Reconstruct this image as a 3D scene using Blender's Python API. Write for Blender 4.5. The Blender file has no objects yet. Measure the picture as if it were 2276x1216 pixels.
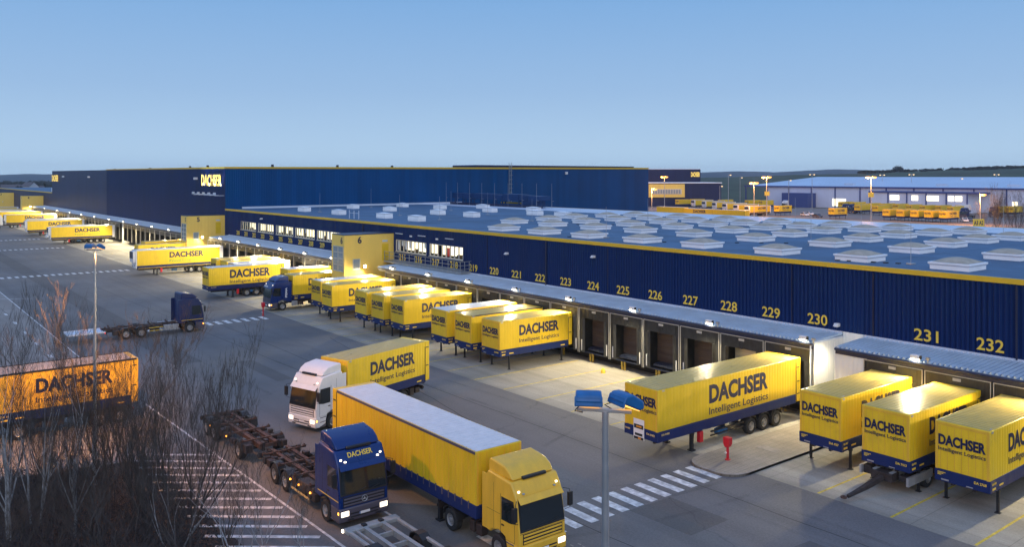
import bpy, bmesh, math, random
from mathutils import Vector, Matrix, Euler
R = math.radians
random.seed(7)
scene = bpy.context.scene
col = scene.collection

# ------------------------------------------------------------------ camera
CAM_H = 15.8
FPX = 1851.92                       # focal length for a 2276 px wide frame
YAW = R(38.098)                     # optical axis, measured from -X towards +Y
FWD = (-math.cos(YAW), math.sin(YAW)); RGT = (math.sin(YAW), math.cos(YAW))
cam_d = bpy.data.cameras.new('camera'); cam = bpy.data.objects.new('camera', cam_d); col.objects.link(cam)
cam.location = (0, 0, CAM_H); cam.rotation_euler = (R(90), 0, R(90) - YAW)
cam_d.sensor_width = 36; cam_d.lens = 29.292; cam_d.shift_y = -(608 - 391) / 2276.0
cam_d.clip_start = 0.5; cam_d.clip_end = 9000
scene.camera = cam

# ------------------------------------------------------------------ world (dusk sky, clear)
SUN_EL, SUN_ROT = R(38), R(205)
world = bpy.data.worlds.new('World'); scene.world = world; world.use_nodes = True
nt = world.node_tree; nt.nodes.clear()
wo = nt.nodes.new('ShaderNodeOutputWorld'); bg = nt.nodes.new('ShaderNodeBackground')
tc = nt.nodes.new('ShaderNodeTexCoord'); sx = nt.nodes.new('ShaderNodeSeparateXYZ')
ramp = nt.nodes.new('ShaderNodeValToRGB')
nt.links.new(tc.outputs['Generated'], sx.inputs[0]); nt.links.new(sx.outputs['Z'], ramp.inputs[0])
els = ramp.color_ramp.elements
els[0].position = 0.0; els[0].color = (.455, .645, .855, 1)
els[1].position = 1.0; els[1].color = (.28, .48, .95, 1)
for p, c in ((.03, (.445, .635, .845, 1)), (.10, (.332, .520, .785, 1)), (.207, (.222, .430, .752, 1)), (.40, (.27, .47, .86, 1))):
    e = els.new(p); e.color = c
nt.links.new(ramp.outputs[0], bg.inputs['Color']); bg.inputs['Strength'].default_value = 1.0
nt.links.new(bg.outputs[0], wo.inputs[0])

# ------------------------------------------------------------------ soft glow of the sun that has just set behind the camera
sd = bpy.data.lights.new('sun', 'SUN'); sd.energy = 1.05; sd.angle = R(60); sd.color = (1.0, .88, .76)
so = bpy.data.objects.new('sun', sd); col.objects.link(so)
so.rotation_euler = (R(66), 0, R(52))
scene.view_settings.view_transform = 'Standard'; scene.view_settings.look = 'None'
scene.view_settings.exposure = 0.0; scene.view_settings.gamma = 1.0
scene.cycles.sample_clamp_indirect = 6

def lamp(name, loc, aim, energy, color, cone=150, size=.15, kind='SPOT', blend=.6):
    d = bpy.data.lights.new(name, kind); d.energy = energy; d.color = color; d.shadow_soft_size = size
    if kind == 'SPOT': d.spot_size = R(cone); d.spot_blend = blend
    o = bpy.data.objects.new(name, d); col.objects.link(o); o.location = loc
    o.rotation_euler = Vector(aim).to_track_quat('-Z', 'Y').to_euler()
    return o

def ground_at(px, py, z=0.0):
    """place of a spot on the level z, read off the survey photograph"""
    D = FPX * (CAM_H - z) / (py - 391.0); q = (px - 1138.0) / FPX * D
    return (D * FWD[0] + q * RGT[0], D * FWD[1] + q * RGT[1])
def at_range(px, D):
    q = (px - 1138.0) / FPX * D
    return (D * FWD[0] + q * RGT[0], D * FWD[1] + q * RGT[1])

# ------------------------------------------------------------------ materials
def mat(name, color, rough=.6, metal=0., var=0., vscale=.6, bump=0., bscale=30., emit=None, estr=0., coat=0., spec=None, dirt=None):
    m = bpy.data.materials.new(name); m.use_nodes = True
    t = m.node_tree; b = t.nodes['Principled BSDF']
    b.inputs['Base Color'].default_value = (*color, 1); b.inputs['Roughness'].default_value = rough
    b.inputs['Metallic'].default_value = metal
    if coat: b.inputs['Coat Weight'].default_value = coat
    if spec is not None: b.inputs['Specular IOR Level'].default_value = spec
    if emit: b.inputs['Emission Color'].default_value = (*emit, 1); b.inputs['Emission Strength'].default_value = estr
    if var or bump or dirt:
        g = t.nodes.new('ShaderNodeNewGeometry')
        if var:
            n = t.nodes.new('ShaderNodeTexNoise'); n.inputs['Scale'].default_value = vscale; n.inputs['Detail'].default_value = 6
            t.links.new(g.outputs['Position'], n.inputs['Vector'])
            r = t.nodes.new('ShaderNodeMapRange'); r.inputs[1].default_value = .3; r.inputs[2].default_value = .7
            r.inputs[3].default_value = 1 - var; r.inputs[4].default_value = 1 + var
            t.links.new(n.outputs['Fac'], r.inputs[0])
            mx = t.nodes.new('ShaderNodeMix'); mx.data_type = 'RGBA'; mx.blend_type = 'MULTIPLY'; mx.inputs[0].default_value = 1
            mx.inputs[6].default_value = (*color, 1); t.links.new(r.outputs[0], mx.inputs[7])
            t.links.new(mx.outputs[2], b.inputs['Base Color'])
        if bump:
            n2 = t.nodes.new('ShaderNodeTexNoise'); n2.inputs['Scale'].default_value = bscale; n2.inputs['Detail'].default_value = 4
            t.links.new(g.outputs['Position'], n2.inputs['Vector'])
            bp = t.nodes.new('ShaderNodeBump'); bp.inputs['Strength'].default_value = bump; bp.inputs['Distance'].default_value = .05
            t.links.new(n2.outputs['Fac'], bp.inputs['Height']); t.links.new(bp.outputs[0], b.inputs['Normal'])
    return m

def ribbed(name, color, pitch, axis, rough=.4, depth=.5, dark=.25, metal=0., var=.05, spec=.5):
    """profiled sheet metal: trapezoid ribs across one world axis"""
    m = mat(name, color, rough, metal, spec=spec)
    t = m.node_tree; b = t.nodes['Principled BSDF']
    g = t.nodes.new('ShaderNodeNewGeometry'); s = t.nodes.new('ShaderNodeSeparateXYZ'); t.links.new(g.outputs['Position'], s.inputs[0])
    def mth(op, a, v=None, w=None):
        n = t.nodes.new('ShaderNodeMath'); n.operation = op
        for i, q in enumerate((a, v, w)):
            if q is None: continue
            if isinstance(q, (int, float)): n.inputs[i].default_value = q
            else: t.links.new(q, n.inputs[i])
        return n.outputs[0]
    if axis == 'XY': src = mth('ADD', s.outputs['X'], s.outputs['Y'])
    else: src = s.outputs[axis]
    fr = mth('FRACT', mth('DIVIDE', src, pitch))
    tri = mth('ABSOLUTE', mth('SUBTRACT', fr, .5))              # 0..0.5
    h = t.nodes.new('ShaderNodeMapRange'); h.interpolation_type = 'SMOOTHSTEP'
    h.inputs[1].default_value = .14; h.inputs[2].default_value = .30; t.links.new(tri, h.inputs[0])
    bp = t.nodes.new('ShaderNodeBump'); bp.inputs['Strength'].default_value = depth; bp.inputs['Distance'].default_value = .08
    t.links.new(h.outputs[0], bp.inputs['Height']); t.links.new(bp.outputs[0], b.inputs['Normal'])
    n = t.nodes.new('ShaderNodeTexNoise'); n.inputs['Scale'].default_value = .15; n.inputs['Detail'].default_value = 5
    t.links.new(g.outputs['Position'], n.inputs['Vector'])
    seam = mth('FRACT', mth('DIVIDE', src, pitch * 3.01)); st = mth('FLOOR', mth('DIVIDE', src, pitch * 3.01))
    wn = t.nodes.new('ShaderNodeTexWhiteNoise'); wn.noise_dimensions = '1D'; t.links.new(st, wn.inputs['W'])
    v = mth('ADD', mth('MULTIPLY', mth('SUBTRACT', n.outputs['Fac'], .5), var * 4), mth('MULTIPLY', mth('SUBTRACT', wn.outputs['Value'], .5), var * 2))
    v = mth('ADD', v, 1.0)
    mx = t.nodes.new('ShaderNodeMix'); mx.data_type = 'RGBA'; mx.blend_type = 'MULTIPLY'; mx.inputs[0].default_value = 1
    mx.inputs[6].default_value = (*color, 1); t.links.new(v, mx.inputs[7]); t.links.new(mx.outputs[2], b.inputs['Base Color'])
    return m

def asphalt_mat(name, c1, c2, scale=.12, joint=None, streak=.09, fine=.20, rough=.82):
    m = bpy.data.materials.new(name); m.use_nodes = True
    t = m.node_tree; b = t.nodes['Principled BSDF']; b.inputs['Roughness'].default_value = rough
    g = t.nodes.new('ShaderNodeNewGeometry')
    n = t.nodes.new('ShaderNodeTexNoise'); n.inputs['Scale'].default_value = scale; n.inputs['Detail'].default_value = 9; n.inputs['Roughness'].default_value = .6
    t.links.new(g.outputs['Position'], n.inputs['Vector'])
    r = t.nodes.new('ShaderNodeValToRGB'); r.color_ramp.elements[0].position = .36; r.color_ramp.elements[1].position = .66
    r.color_ramp.elements[0].color = (*c1, 1); r.color_ramp.elements[1].color = (*c2, 1)
    t.links.new(n.outputs['Fac'], r.inputs[0]); last = r.outputs[0]
    def mul(a, fac_sock, lo, hi, a0=.35, a1=.65):
        q = t.nodes.new('ShaderNodeMapRange'); q.inputs[1].default_value = a0; q.inputs[2].default_value = a1
        q.inputs[3].default_value = lo; q.inputs[4].default_value = hi; t.links.new(fac_sock, q.inputs[0])
        x = t.nodes.new('ShaderNodeMix'); x.data_type = 'RGBA'; x.blend_type = 'MULTIPLY'; x.inputs[0].default_value = 1
        t.links.new(a, x.inputs[6]); t.links.new(q.outputs[0], x.inputs[7]); return x.outputs[2]
    # drag marks of tyres, stretched along the lane and curving
    for rot, sc in ((0, (.02, .9, 1)), (R(62), (.03, .55, 1))):
        mp = t.nodes.new('ShaderNodeMapping'); mp.inputs['Rotation'].default_value = (0, 0, rot); mp.inputs['Scale'].default_value = sc
        t.links.new(g.outputs['Position'], mp.inputs[0])
        ns = t.nodes.new('ShaderNodeTexNoise'); ns.inputs['Scale'].default_value = 1.; ns.inputs['Detail'].default_value = 5; ns.inputs['Distortion'].default_value = .6
        t.links.new(mp.outputs[0], ns.inputs['Vector']); last = mul(last, ns.outputs['Fac'], 1 - streak, 1 + streak * .4, .3, .7)
    nf = t.nodes.new('ShaderNodeTexNoise'); nf.inputs['Scale'].default_value = 9; nf.inputs['Detail'].default_value = 6; nf.inputs['Roughness'].default_value = .8
    t.links.new(g.outputs['Position'], nf.inputs['Vector']); last = mul(last, nf.outputs['Fac'], 1 - fine, 1 + fine)
    # cracks and sealed joints
    vo = t.nodes.new('ShaderNodeTexVoronoi'); vo.feature = 'DISTANCE_TO_EDGE'; vo.inputs['Scale'].default_value = .055
    mp2 = t.nodes.new('ShaderNodeMapping'); nd = t.nodes.new('ShaderNodeTexNoise'); nd.inputs['Scale'].default_value = .5
    va = t.nodes.new('ShaderNodeVectorMath'); va.operation = 'MULTIPLY_ADD'
    t.links.new(g.outputs['Position'], nd.inputs['Vector']); t.links.new(nd.outputs['Color'], va.inputs[0]); va.inputs[1].default_value = (3, 3, 0)
    t.links.new(g.outputs['Position'], va.inputs[2]); t.links.new(va.outputs[0], vo.inputs['Vector'])
    if not joint: last = mul(last, vo.outputs['Distance'], .78, 1., .0, .004)
    if joint:
        br = t.nodes.new('ShaderNodeTexBrick'); br.offset = 0; br.inputs['Scale'].default_value = 1.
        br.inputs['Brick Width'].default_value = joint[0]; br.inputs['Row Height'].default_value = joint[1]
        br.inputs['Mortar Size'].default_value = joint[2]; br.inputs['Mortar Smooth'].default_value = .2
        br.inputs['Color1'].default_value = (1, 1, 1, 1); br.inputs['Color2'].default_value = (.93, .93, .93, 1); br.inputs['Mortar'].default_value = (.66, .66, .66, 1)
        t.links.new(g.outputs['Position'], br.inputs['Vector'])
        x = t.nodes.new('ShaderNodeMix'); x.data_type = 'RGBA'; x.blend_type = 'MULTIPLY'; x.inputs[0].default_value = 1
        t.links.new(last, x.inputs[6]); t.links.new(br.outputs['Color'], x.inputs[7]); last = x.outputs[2]
    t.links.new(last, b.inputs['Base Color'])
    bp = t.nodes.new('ShaderNodeBump'); bp.inputs['Strength'].default_value = .25; bp.inputs['Distance'].default_value = .02
    t.links.new(nf.outputs['Fac'], bp.inputs['Height']); t.links.new(bp.outputs[0], b.inputs['Normal'])
    return m

def paint(name, color, rough=.38, var=.06, coat=.25, spec=.5, ribs=0):
    """vehicle paint with faint dirt that has run down the panel"""
    m = mat(name, color, rough, 0, 0, coat=coat, spec=spec)
    t = m.node_tree; b = t.nodes['Principled BSDF']; b.inputs['Coat Roughness'].default_value = .22
    g = t.nodes.new('ShaderNodeNewGeometry'); mp = t.nodes.new('ShaderNodeMapping')
    mp.inputs['Scale'].default_value = (2.2, 2.2, .5); t.links.new(g.outputs['Position'], mp.inputs[0])
    n = t.nodes.new('ShaderNodeTexNoise'); n.inputs['Scale'].default_value = 1.; n.inputs['Detail'].default_value = 8; n.inputs['Roughness'].default_value = .65
    t.links.new(mp.outputs[0], n.inputs['Vector'])
    r = t.nodes.new('ShaderNodeMapRange'); r.inputs[1].default_value = .3; r.inputs[2].default_value = .7
    r.inputs[3].default_value = 1 - var * 1.6; r.inputs[4].default_value = 1 + var * .5; t.links.new(n.outputs['Fac'], r.inputs[0])
    x = t.nodes.new('ShaderNodeMix'); x.data_type = 'RGBA'; x.blend_type = 'MULTIPLY'; x.inputs[0].default_value = 1
    x.inputs[6].default_value = (*color, 1); t.links.new(r.outputs[0], x.inputs[7]); t.links.new(x.outputs[2], b.inputs['Base Color'])
    if ribs:
        oi = t.nodes.new('ShaderNodeObjectInfo'); q = t.nodes.new('ShaderNodeMapRange'); q.inputs[3].default_value = .84; q.inputs[4].default_value = 1.06
        t.links.new(oi.outputs['Random'], q.inputs[0])
        x2 = t.nodes.new('ShaderNodeMix'); x2.data_type = 'RGBA'; x2.blend_type = 'MULTIPLY'; x2.inputs[0].default_value = 1
        t.links.new(x.outputs[2], x2.inputs[6]); t.links.new(q.outputs[0], x2.inputs[7])
        # blotches of grime and faded patches, different on every body
        to = t.nodes.new('ShaderNodeTexCoord'); ad = t.nodes.new('ShaderNodeVectorMath'); ad.operation = 'MULTIPLY_ADD'
        cb = t.nodes.new('ShaderNodeCombineXYZ'); t.links.new(oi.outputs['Random'], cb.inputs[0]); t.links.new(oi.outputs['Random'], cb.inputs[2])
        t.links.new(cb.outputs[0], ad.inputs[0]); ad.inputs[1].default_value = (57, 0, 31); t.links.new(to.outputs['Object'], ad.inputs[2])
        ng = t.nodes.new('ShaderNodeTexNoise'); ng.inputs['Scale'].default_value = .9; ng.inputs['Detail'].default_value = 10; ng.inputs['Roughness'].default_value = .7; ng.inputs['Distortion'].default_value = .4
        t.links.new(ad.outputs[0], ng.inputs['Vector'])
        gr = t.nodes.new('ShaderNodeMapRange'); gr.inputs[1].default_value = .54; gr.inputs[2].default_value = .80; gr.inputs[3].default_value = 0; gr.inputs[4].default_value = .55
        t.links.new(ng.outputs['Fac'], gr.inputs[0])
        x3 = t.nodes.new('ShaderNodeMix'); x3.data_type = 'RGBA'; t.links.new(gr.outputs[0], x3.inputs[0]); t.links.new(x2.outputs[2], x3.inputs[6]); x3.inputs[7].default_value = (color[0]*.55, color[1]*.55, color[2]*.6 + .03, 1)
        t.links.new(x3.outputs[2], b.inputs['Base Color'])
        sp_ = t.nodes.new('ShaderNodeSeparateXYZ'); t.links.new(to.outputs['Object'], sp_.inputs[0])
        def mm(op, a_, v_):
            n_ = t.nodes.new('ShaderNodeMath'); n_.operation = op; t.links.new(a_, n_.inputs[0]); n_.inputs[1].default_value = v_; return n_.outputs[0]
        fr = mm('FRACT', mm('DIVIDE', sp_.outputs['Y'], ribs), 0); tri = mm('ABSOLUTE', mm('SUBTRACT', fr, .5), 0)
        hm = t.nodes.new('ShaderNodeMapRange'); hm.interpolation_type = 'SMOOTHSTEP'; hm.inputs[1].default_value = .16; hm.inputs[2].default_value = .26; t.links.new(tri, hm.inputs[0])
        bp = t.nodes.new('ShaderNodeBump'); bp.inputs['Strength'].default_value = .45; bp.inputs['Distance'].default_value = .03
        t.links.new(hm.outputs[0], bp.inputs['Height']); t.links.new(bp.outputs[0], b.inputs['Normal'])
    r2 = t.nodes.new('ShaderNodeMapRange'); r2.inputs[1].default_value = .3; r2.inputs[2].default_value = .7
    r2.inputs[3].default_value = rough - .08; r2.inputs[4].default_value = rough + .18; t.links.new(n.outputs['Fac'], r2.inputs[0]); t.links.new(r2.outputs[0], b.inputs['Roughness'])
    return m

def glow(name, color, strength):
    m = mat(name, color, .5, emit=color, estr=strength); return m

YEL = (.83, .555, .018); NAVY = (.010, .026, .135)
M = dict(
    asphalt=asphalt_mat('asphalt', (.118, .113, .113), (.160, .153, .152)),
    asphalt_dark=asphalt_mat('asphalt_dark', (.088, .083, .082), (.115, .107, .104)),
    asphalt_lot=asphalt_mat('asphalt_lot', (.20, .16, .14), (.27, .22, .19)),
    concrete=asphalt_mat('concrete', (.29, .268, .225), (.39, .362, .31), .2, (3.71, 5.5, .022), .20, .14),
    concrete_grey=asphalt_mat('concrete_grey', (.23, .21, .195), (.30, .275, .255), .2, (6, 5, .04), .15, .10),
    pavers=asphalt_mat('pavers', (.26, .225, .18), (.34, .295, .24), .6, (.42, .21, .018), .06, .12),
    kerb=mat('kerb_stone', (.27, .24, .21), .85, var=.2, vscale=3),
    soil=mat('soil', (.038, .029, .026), .95, var=.5, vscale=1.5, bump=.6, bscale=6),
    field=mat('field_grass', (.030, .050, .022), .95, var=.35, vscale=.02),
    farhill=mat('forest_hill', (.020, .040, .060), .95, var=.3, vscale=.02),  # blue of the distant air is mixed into the hill colour
    seam=mat('dark_seam', (.045, .043, .042), .9),
    tyre_mark=mat('tyre_mark', (.03, .03, .03), .8),
    white_line=mat('white_road_paint', (.74, .73, .72), .7, var=.22, vscale=4),
    yellow_line=mat('yellow_road_paint', (.62, .46, .04), .7, var=.18, vscale=4),
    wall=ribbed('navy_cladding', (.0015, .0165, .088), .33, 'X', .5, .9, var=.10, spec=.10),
    wall_plain=mat('navy_cladding_ribs', (.0022, .021, .098), .45, var=.10, vscale=.2, spec=.14),
    wall_side=ribbed('navy_cladding_skylit', (.0005, .062, .195), .33, 'Y', .5, .9, var=.10, spec=.12),  # navy cladding again, with skylight on this side painted into the colour
    wall_far=ribbed('navy_cladding_far', (.012, .022, .085), .5, 'XY', .45, .9, var=.09, spec=.25),
    roof_felt=mat('roof_felt', (.054, .118, .205), .65, var=.24, vscale=.25, bump=.15, bscale=4),
    eave=mat('yellow_eave_trim', (.66, .42, .02), .42, var=.05),
    canopy_sheet=mat('canopy_sheet', (.50, .62, .74), .4, .2, var=.1, vscale=.8),
    canopy_trough=mat('canopy_trough_shade', (.20, .27, .35), .55, .1, var=.3, vscale=1.5),  # darker tone paints in the shade between the roof ribs
    white_panel=ribbed('white_panel', (.78, .77, .73), .3, 'XY', .45, .35, var=.02),
    flash=mat('pale_flashing', (.62, .66, .74), .4, .2, var=.05),
    fascia=mat('navy_fascia', (.012, .018, .055), .4),
    rubber=mat('black_dock_curtain', (.018, .019, .021), .42, var=.4, vscale=2.5, bump=.35, bscale=3),
    frame=mat('pale_frame', (.55, .53, .48), .4, .3),
    pit=mat('dark_recess', (.012, .012, .013), .9),
    door_brown=ribbed('dock_door_panel', (.075, .052, .042), .5, 'Z', .5, .4, var=.05),
    door_lit_tone=ribbed('dock_door_lit_tone', (.72, .66, .50), .5, 'Z', .5, .4, var=.03),  # pale tone stands in for the light inside an open doorway
    leveller=mat('leveller_steel', (.018, .026, .055), .5, .3, var=.3, vscale=3),
    stripe=mat('white_guide', (.8, .8, .78), .5),
    buffer=mat('buffer_yellow', (.33, .22, .03), .6),
    yellow=paint('yellow_paint', YEL, .42, .08, .12, .4, .28),
    yellow_dull=paint('yellow_paint_worn', (.76, .45, .03), .46, .10),
    yellow_roof=paint('yellow_roof_paint', (.52, .39, .10), .33, .14, .1),
    roof_tan=paint('tan_roof_sheet', (.42, .33, .26), .5, .12, .05),
    white_roof=paint('white_roof_sheet', (.62, .64, .66), .35, .10, .1),
    tower_yellow=ribbed('tower_yellow_cladding', (.88, .60, .12), .6, 'XY', .5, .15, var=.03),
    navy=paint('navy_skirt_paint', (.006, .020, .105), .48, .12, .05, .3),
    text_navy=mat('navy_lettering', (.006, .011, .055), .45),
    text_green=mat('green_lettering', (.16, .34, .05), .5),
    text_yellow=mat('yellow_lettering', (.85, .58, .06), .5),
    text_white=mat('white_lettering', (.8, .8, .8), .5),
    cream_text=mat('cream_lettering', (.70, .50, .18), .5),
    white=paint('white_paint', (.72, .71, .72), .35, .04),
    refr=mat('grille_dark', (.035, .045, .075), .4, var=.1),
    black=mat('black_plastic', (.014, .014, .016), .5),
    tyre=mat('tyre_rubber', (.017, .017, .018), .85, var=.2, vscale=6),
    rim=mat('steel_rim', (.42, .42, .43), .4, .6),
    hub=mat('dark_hub', (.06, .06, .06), .5, .3),
    chassis=mat('chassis_steel', (.035, .027, .026), .6, .2, var=.4, vscale=4),
    rust=mat('rusty_steel', (.075, .040, .030), .75, .1, var=.5, vscale=5),
    steel=mat('galvanised_steel', (.40, .41, .43), .42, .55, var=.15, vscale=3),
    grey_steel=mat('grey_painted_steel', (.30, .31, .31), .5, .2, var=.15, vscale=3),
    leg=mat('black_support_leg', (.020, .021, .026), .5, .3),
    blue_cab=paint('blue_cab_paint', (.0015, .023, .135), .3, .05, .3, .35),
    blue_dark=paint('dark_blue_cab_paint', (.003, .016, .085), .36, .06, .2, .3),
    cab_grey=paint('grey_bumper', (.085, .075, .10), .42, .08),
    glass=mat('cab_glass', (.012, .018, .022), .06, spec=.8),
    glass_sky=mat('window_glass', (.26, .31, .33), .10, spec=.8),
    lamp_white=glow('headlight_lens', (1, .84, .64), 2.2),
    lamp_soft=glow('marker_lamp', (1, .85, .65), 3.5),
    lamp_orange=glow('orange_lamp', (1, .36, .04), 6),
    lamp_red=glow('red_lamp', (1, .05, .02), 3),
    sodium=glow('sodium_lamp', (1, .46, .10), 2.3),
    sodium_dim=glow('sodium_lamp_far', (1, .66, .30), 1.8),
    flood=glow('white_floodlight', (1, .88, .60), 40),
    room=glow('lit_room', (1, .88, .58), 2.3),
    room_dim=glow('lit_room_dim', (.97, .87, .55), 1.9),
    sign_lit=glow('lit_sign_letters', (1, .66, .12), .9),
    lamp_blue=mat('blue_lamp_housing', (.012, .12, .32), .42, var=.15, vscale=6),
    red=mat('red_paint', (.55, .012, .025), .4, var=.1),
    skyl_white=mat('skylight_curb', (.88, .89, .90), .45, var=.06),
    skyl_dome=mat('skylight_dome', (.42, .36, .28), .6, var=.15, vscale=2, spec=.2),
    plant=mat('rooftop_unit_blue', (.010, .045, .14), .45, .2, var=.15),
    bark=mat('grey_bark', (.060, .055, .051), .9, var=.3, vscale=5),
    bark_pale=mat('pale_birch_bark', (.24, .25, .26), .85, var=.4, vscale=4),
    twig=mat('brown_twig', (.066, .058, .053), .9, var=.3, vscale=2),
    twig_red=mat('reddish_twig', (.072, .055, .044), .9, var=.3, vscale=2),
    litter=mat('leaf_litter', (.060, .043, .034), .9, var=.6, vscale=4),
    brush=mat('dry_undergrowth', (.046, .040, .040), .95, var=.5, vscale=1.2),
    tree_dark=mat('far_tree_foliage', (.018, .026, .024), .95, var=.4, vscale=.1),
    house=mat('pale_house_wall', (.55, .56, .60), .7), house_roof=mat('house_roof', (.10, .09, .10), .8),
    hall_wall=ribbed('pale_hall_cladding', (.58, .64, .80), 1.0, 'XY', .5, .2, var=.04),
    hall_roof=mat('pale_hall_roof', (.46, .58, .72), .5, var=.05, vscale=.05),
    hall_trim=mat('blue_hall_trim', (.03, .06, .22), .5),
    white_board=mat('white_board', (.75, .73, .73), .5), placard=mat('orange_placard', (.75, .28, .02), .5),
    brown_int=mat('dark_furniture', (.10, .07, .04), .7),
)

def see_through(m, lo, hi, sc):
    t = m.node_tree; b = t.nodes['Principled BSDF']; g = t.nodes.new('ShaderNodeNewGeometry'); n = t.nodes.new('ShaderNodeTexNoise')
    n.inputs['Scale'].default_value = sc; n.inputs['Detail'].default_value = 6; t.links.new(g.outputs['Position'], n.inputs['Vector'])
    r = t.nodes.new('ShaderNodeMapRange'); r.inputs[1].default_value = .4; r.inputs[2].default_value = .65; r.inputs[3].default_value = lo; r.inputs[4].default_value = hi
    t.links.new(n.outputs['Fac'], r.inputs[0]); t.links.new(r.outputs[0], b.inputs['Alpha'])
see_through(M['tyre_mark'], .0, .16, .35)
see_through(M['white_line'], .62, 1.0, 2.6); see_through(M['yellow_line'], .72, 1.0, 2.0)
# ------------------------------------------------------------------ mesh building
class MB:
    def __init__(s): s.v = []; s.f = []
    def add(s, vs, fs):
        k = len(s.v); s.v += [tuple(x) for x in vs]; s.f += [tuple(i + k for i in f) for f in fs]; return s
    def box(s, x0, x1, y0, y1, z0, z1):
        return s.add([(x0,y0,z0),(x1,y0,z0),(x1,y1,z0),(x0,y1,z0),(x0,y0,z1),(x1,y0,z1),(x1,y1,z1),(x0,y1,z1)],
                     [(0,3,2,1),(4,5,6,7),(0,1,5,4),(1,2,6,5),(2,3,7,6),(3,0,4,7)])
    def quad(s, a, b, c, d): return s.add([a, b, c, d], [(0, 1, 2, 3)])
    def rect(s, x0, x1, y0, y1, z): return s.quad((x0,y0,z),(x1,y0,z),(x1,y1,z),(x0,y1,z))
    def prism(s, pts, axis, a, b):
        """closed outline swept along an axis; pts are the two other coordinates in xyz order"""
        n = len(pts)
        def P(p, t): return {'x': (t, p[0], p[1]), 'y': (p[0], t, p[1]), 'z': (p[0], p[1], t)}[axis]
        vs = [P(p, a) for p in pts] + [P(p, b) for p in pts]
        fs = [tuple(range(n))[::-1], tuple(range(n, 2 * n))] + [(i, (i + 1) % n, n + (i + 1) % n, n + i) for i in range(n)]
        return s.add(vs, fs)
    def tube(s, pts, rad, n=6, cap=True):
        pts = [Vector(p) for p in pts]
        if not hasattr(rad, '__len__'): rad = [rad] * len(pts)
        vs = []; ref = None
        for i, p in enumerate(pts):
            d = (pts[min(i + 1, len(pts) - 1)] - pts[max(i - 1, 0)])
            d = d.normalized() if d.length > 1e-9 else Vector((0, 0, 1))
            if ref is None: ref = d.orthogonal().normalized()
            ref = (ref - d * ref.dot(d)); ref = ref.normalized() if ref.length > 1e-6 else d.orthogonal().normalized()
            q = d.cross(ref)
            vs += [p + (ref * math.cos(6.28318 * k / n) + q * math.sin(6.28318 * k / n)) * rad[i] for k in range(n)]
        fs = [(i*n+k, i*n+(k+1) % n, (i+1)*n+(k+1) % n, (i+1)*n+k) for i in range(len(pts) - 1) for k in range(n)]
        if cap: fs += [tuple(range(n))[::-1], tuple(range((len(pts)-1)*n, len(pts)*n))]
        return s.add(vs, fs)
    def lathe(s, prof, c, axis='x', n=20):
        vs = []; m = len(prof)
        for k in range(n):
            a = 2 * math.pi * k / n
            for t, r in prof:
                u, w = r * math.cos(a), r * math.sin(a)
                p = {'x': (t, u, w), 'y': (u, t, w), 'z': (u, w, t)}[axis]
                vs.append((p[0] + c[0], p[1] + c[1], p[2] + c[2]))
        fs = [(k*m+j, k*m+j+1, ((k+1) % n)*m+j+1, ((k+1) % n)*m+j) for k in range(n) for j in range(m - 1)]
        return s.add(vs, fs)
    def xf(s, mtx): s.v = [tuple(mtx @ Vector(p)) for p in s.v]; return s
    def mesh(s, name):
        me = bpy.data.meshes.new(name); me.from_pydata(s.v, [], s.f)
        bm = bmesh.new(); bm.from_mesh(me); bmesh.ops.recalc_face_normals(bm, faces=bm.faces); bm.to_mesh(me); bm.free()
        return me
    def build(s, name, m, parent=None, bevel=0, smooth=False, seg=2):
        me = s.mesh(name); me.materials.append(m)
        o = bpy.data.objects.new(name, me); col.objects.link(o)
        if parent is not None: o.parent = parent
        if bevel:
            b = o.modifiers.new('bevel', 'BEVEL'); b.width = bevel; b.segments = seg; b.limit_method = 'ANGLE'; b.angle_limit = R(35)
        if smooth or bevel:
            for p in me.polygons: p.use_smooth = True
            if hasattr(me, 'set_sharp_from_angle'): me.set_sharp_from_angle(angle=R(40))
        return o

def tag(o, label=None, cat=None, group=None, kind=None):
    if label: o['label'] = label
    if cat: o['category'] = cat
    if group: o['group'] = group
    if kind: o['kind'] = kind
    return o
def empty(name, loc, rz=0):
    o = bpy.data.objects.new(name, None); o.empty_display_size = .3; col.objects.link(o)
    o.location = loc; o.rotation_euler = (0, 0, rz); return o
def children(o): return [c for c in bpy.data.objects if c.parent is o]
def copy_tree(o, parent=None):
    c = o.copy(); col.objects.link(c); c.parent = parent
    for ch in list(o.children): copy_tree(ch, c)
    return c
def place(o, x, y, rz, label, group=None, z=0):
    o.location = (x, y, z); o.rotation_euler = (0, 0, rz); o['label'] = label
    if group: o['group'] = group
    return o

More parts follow.
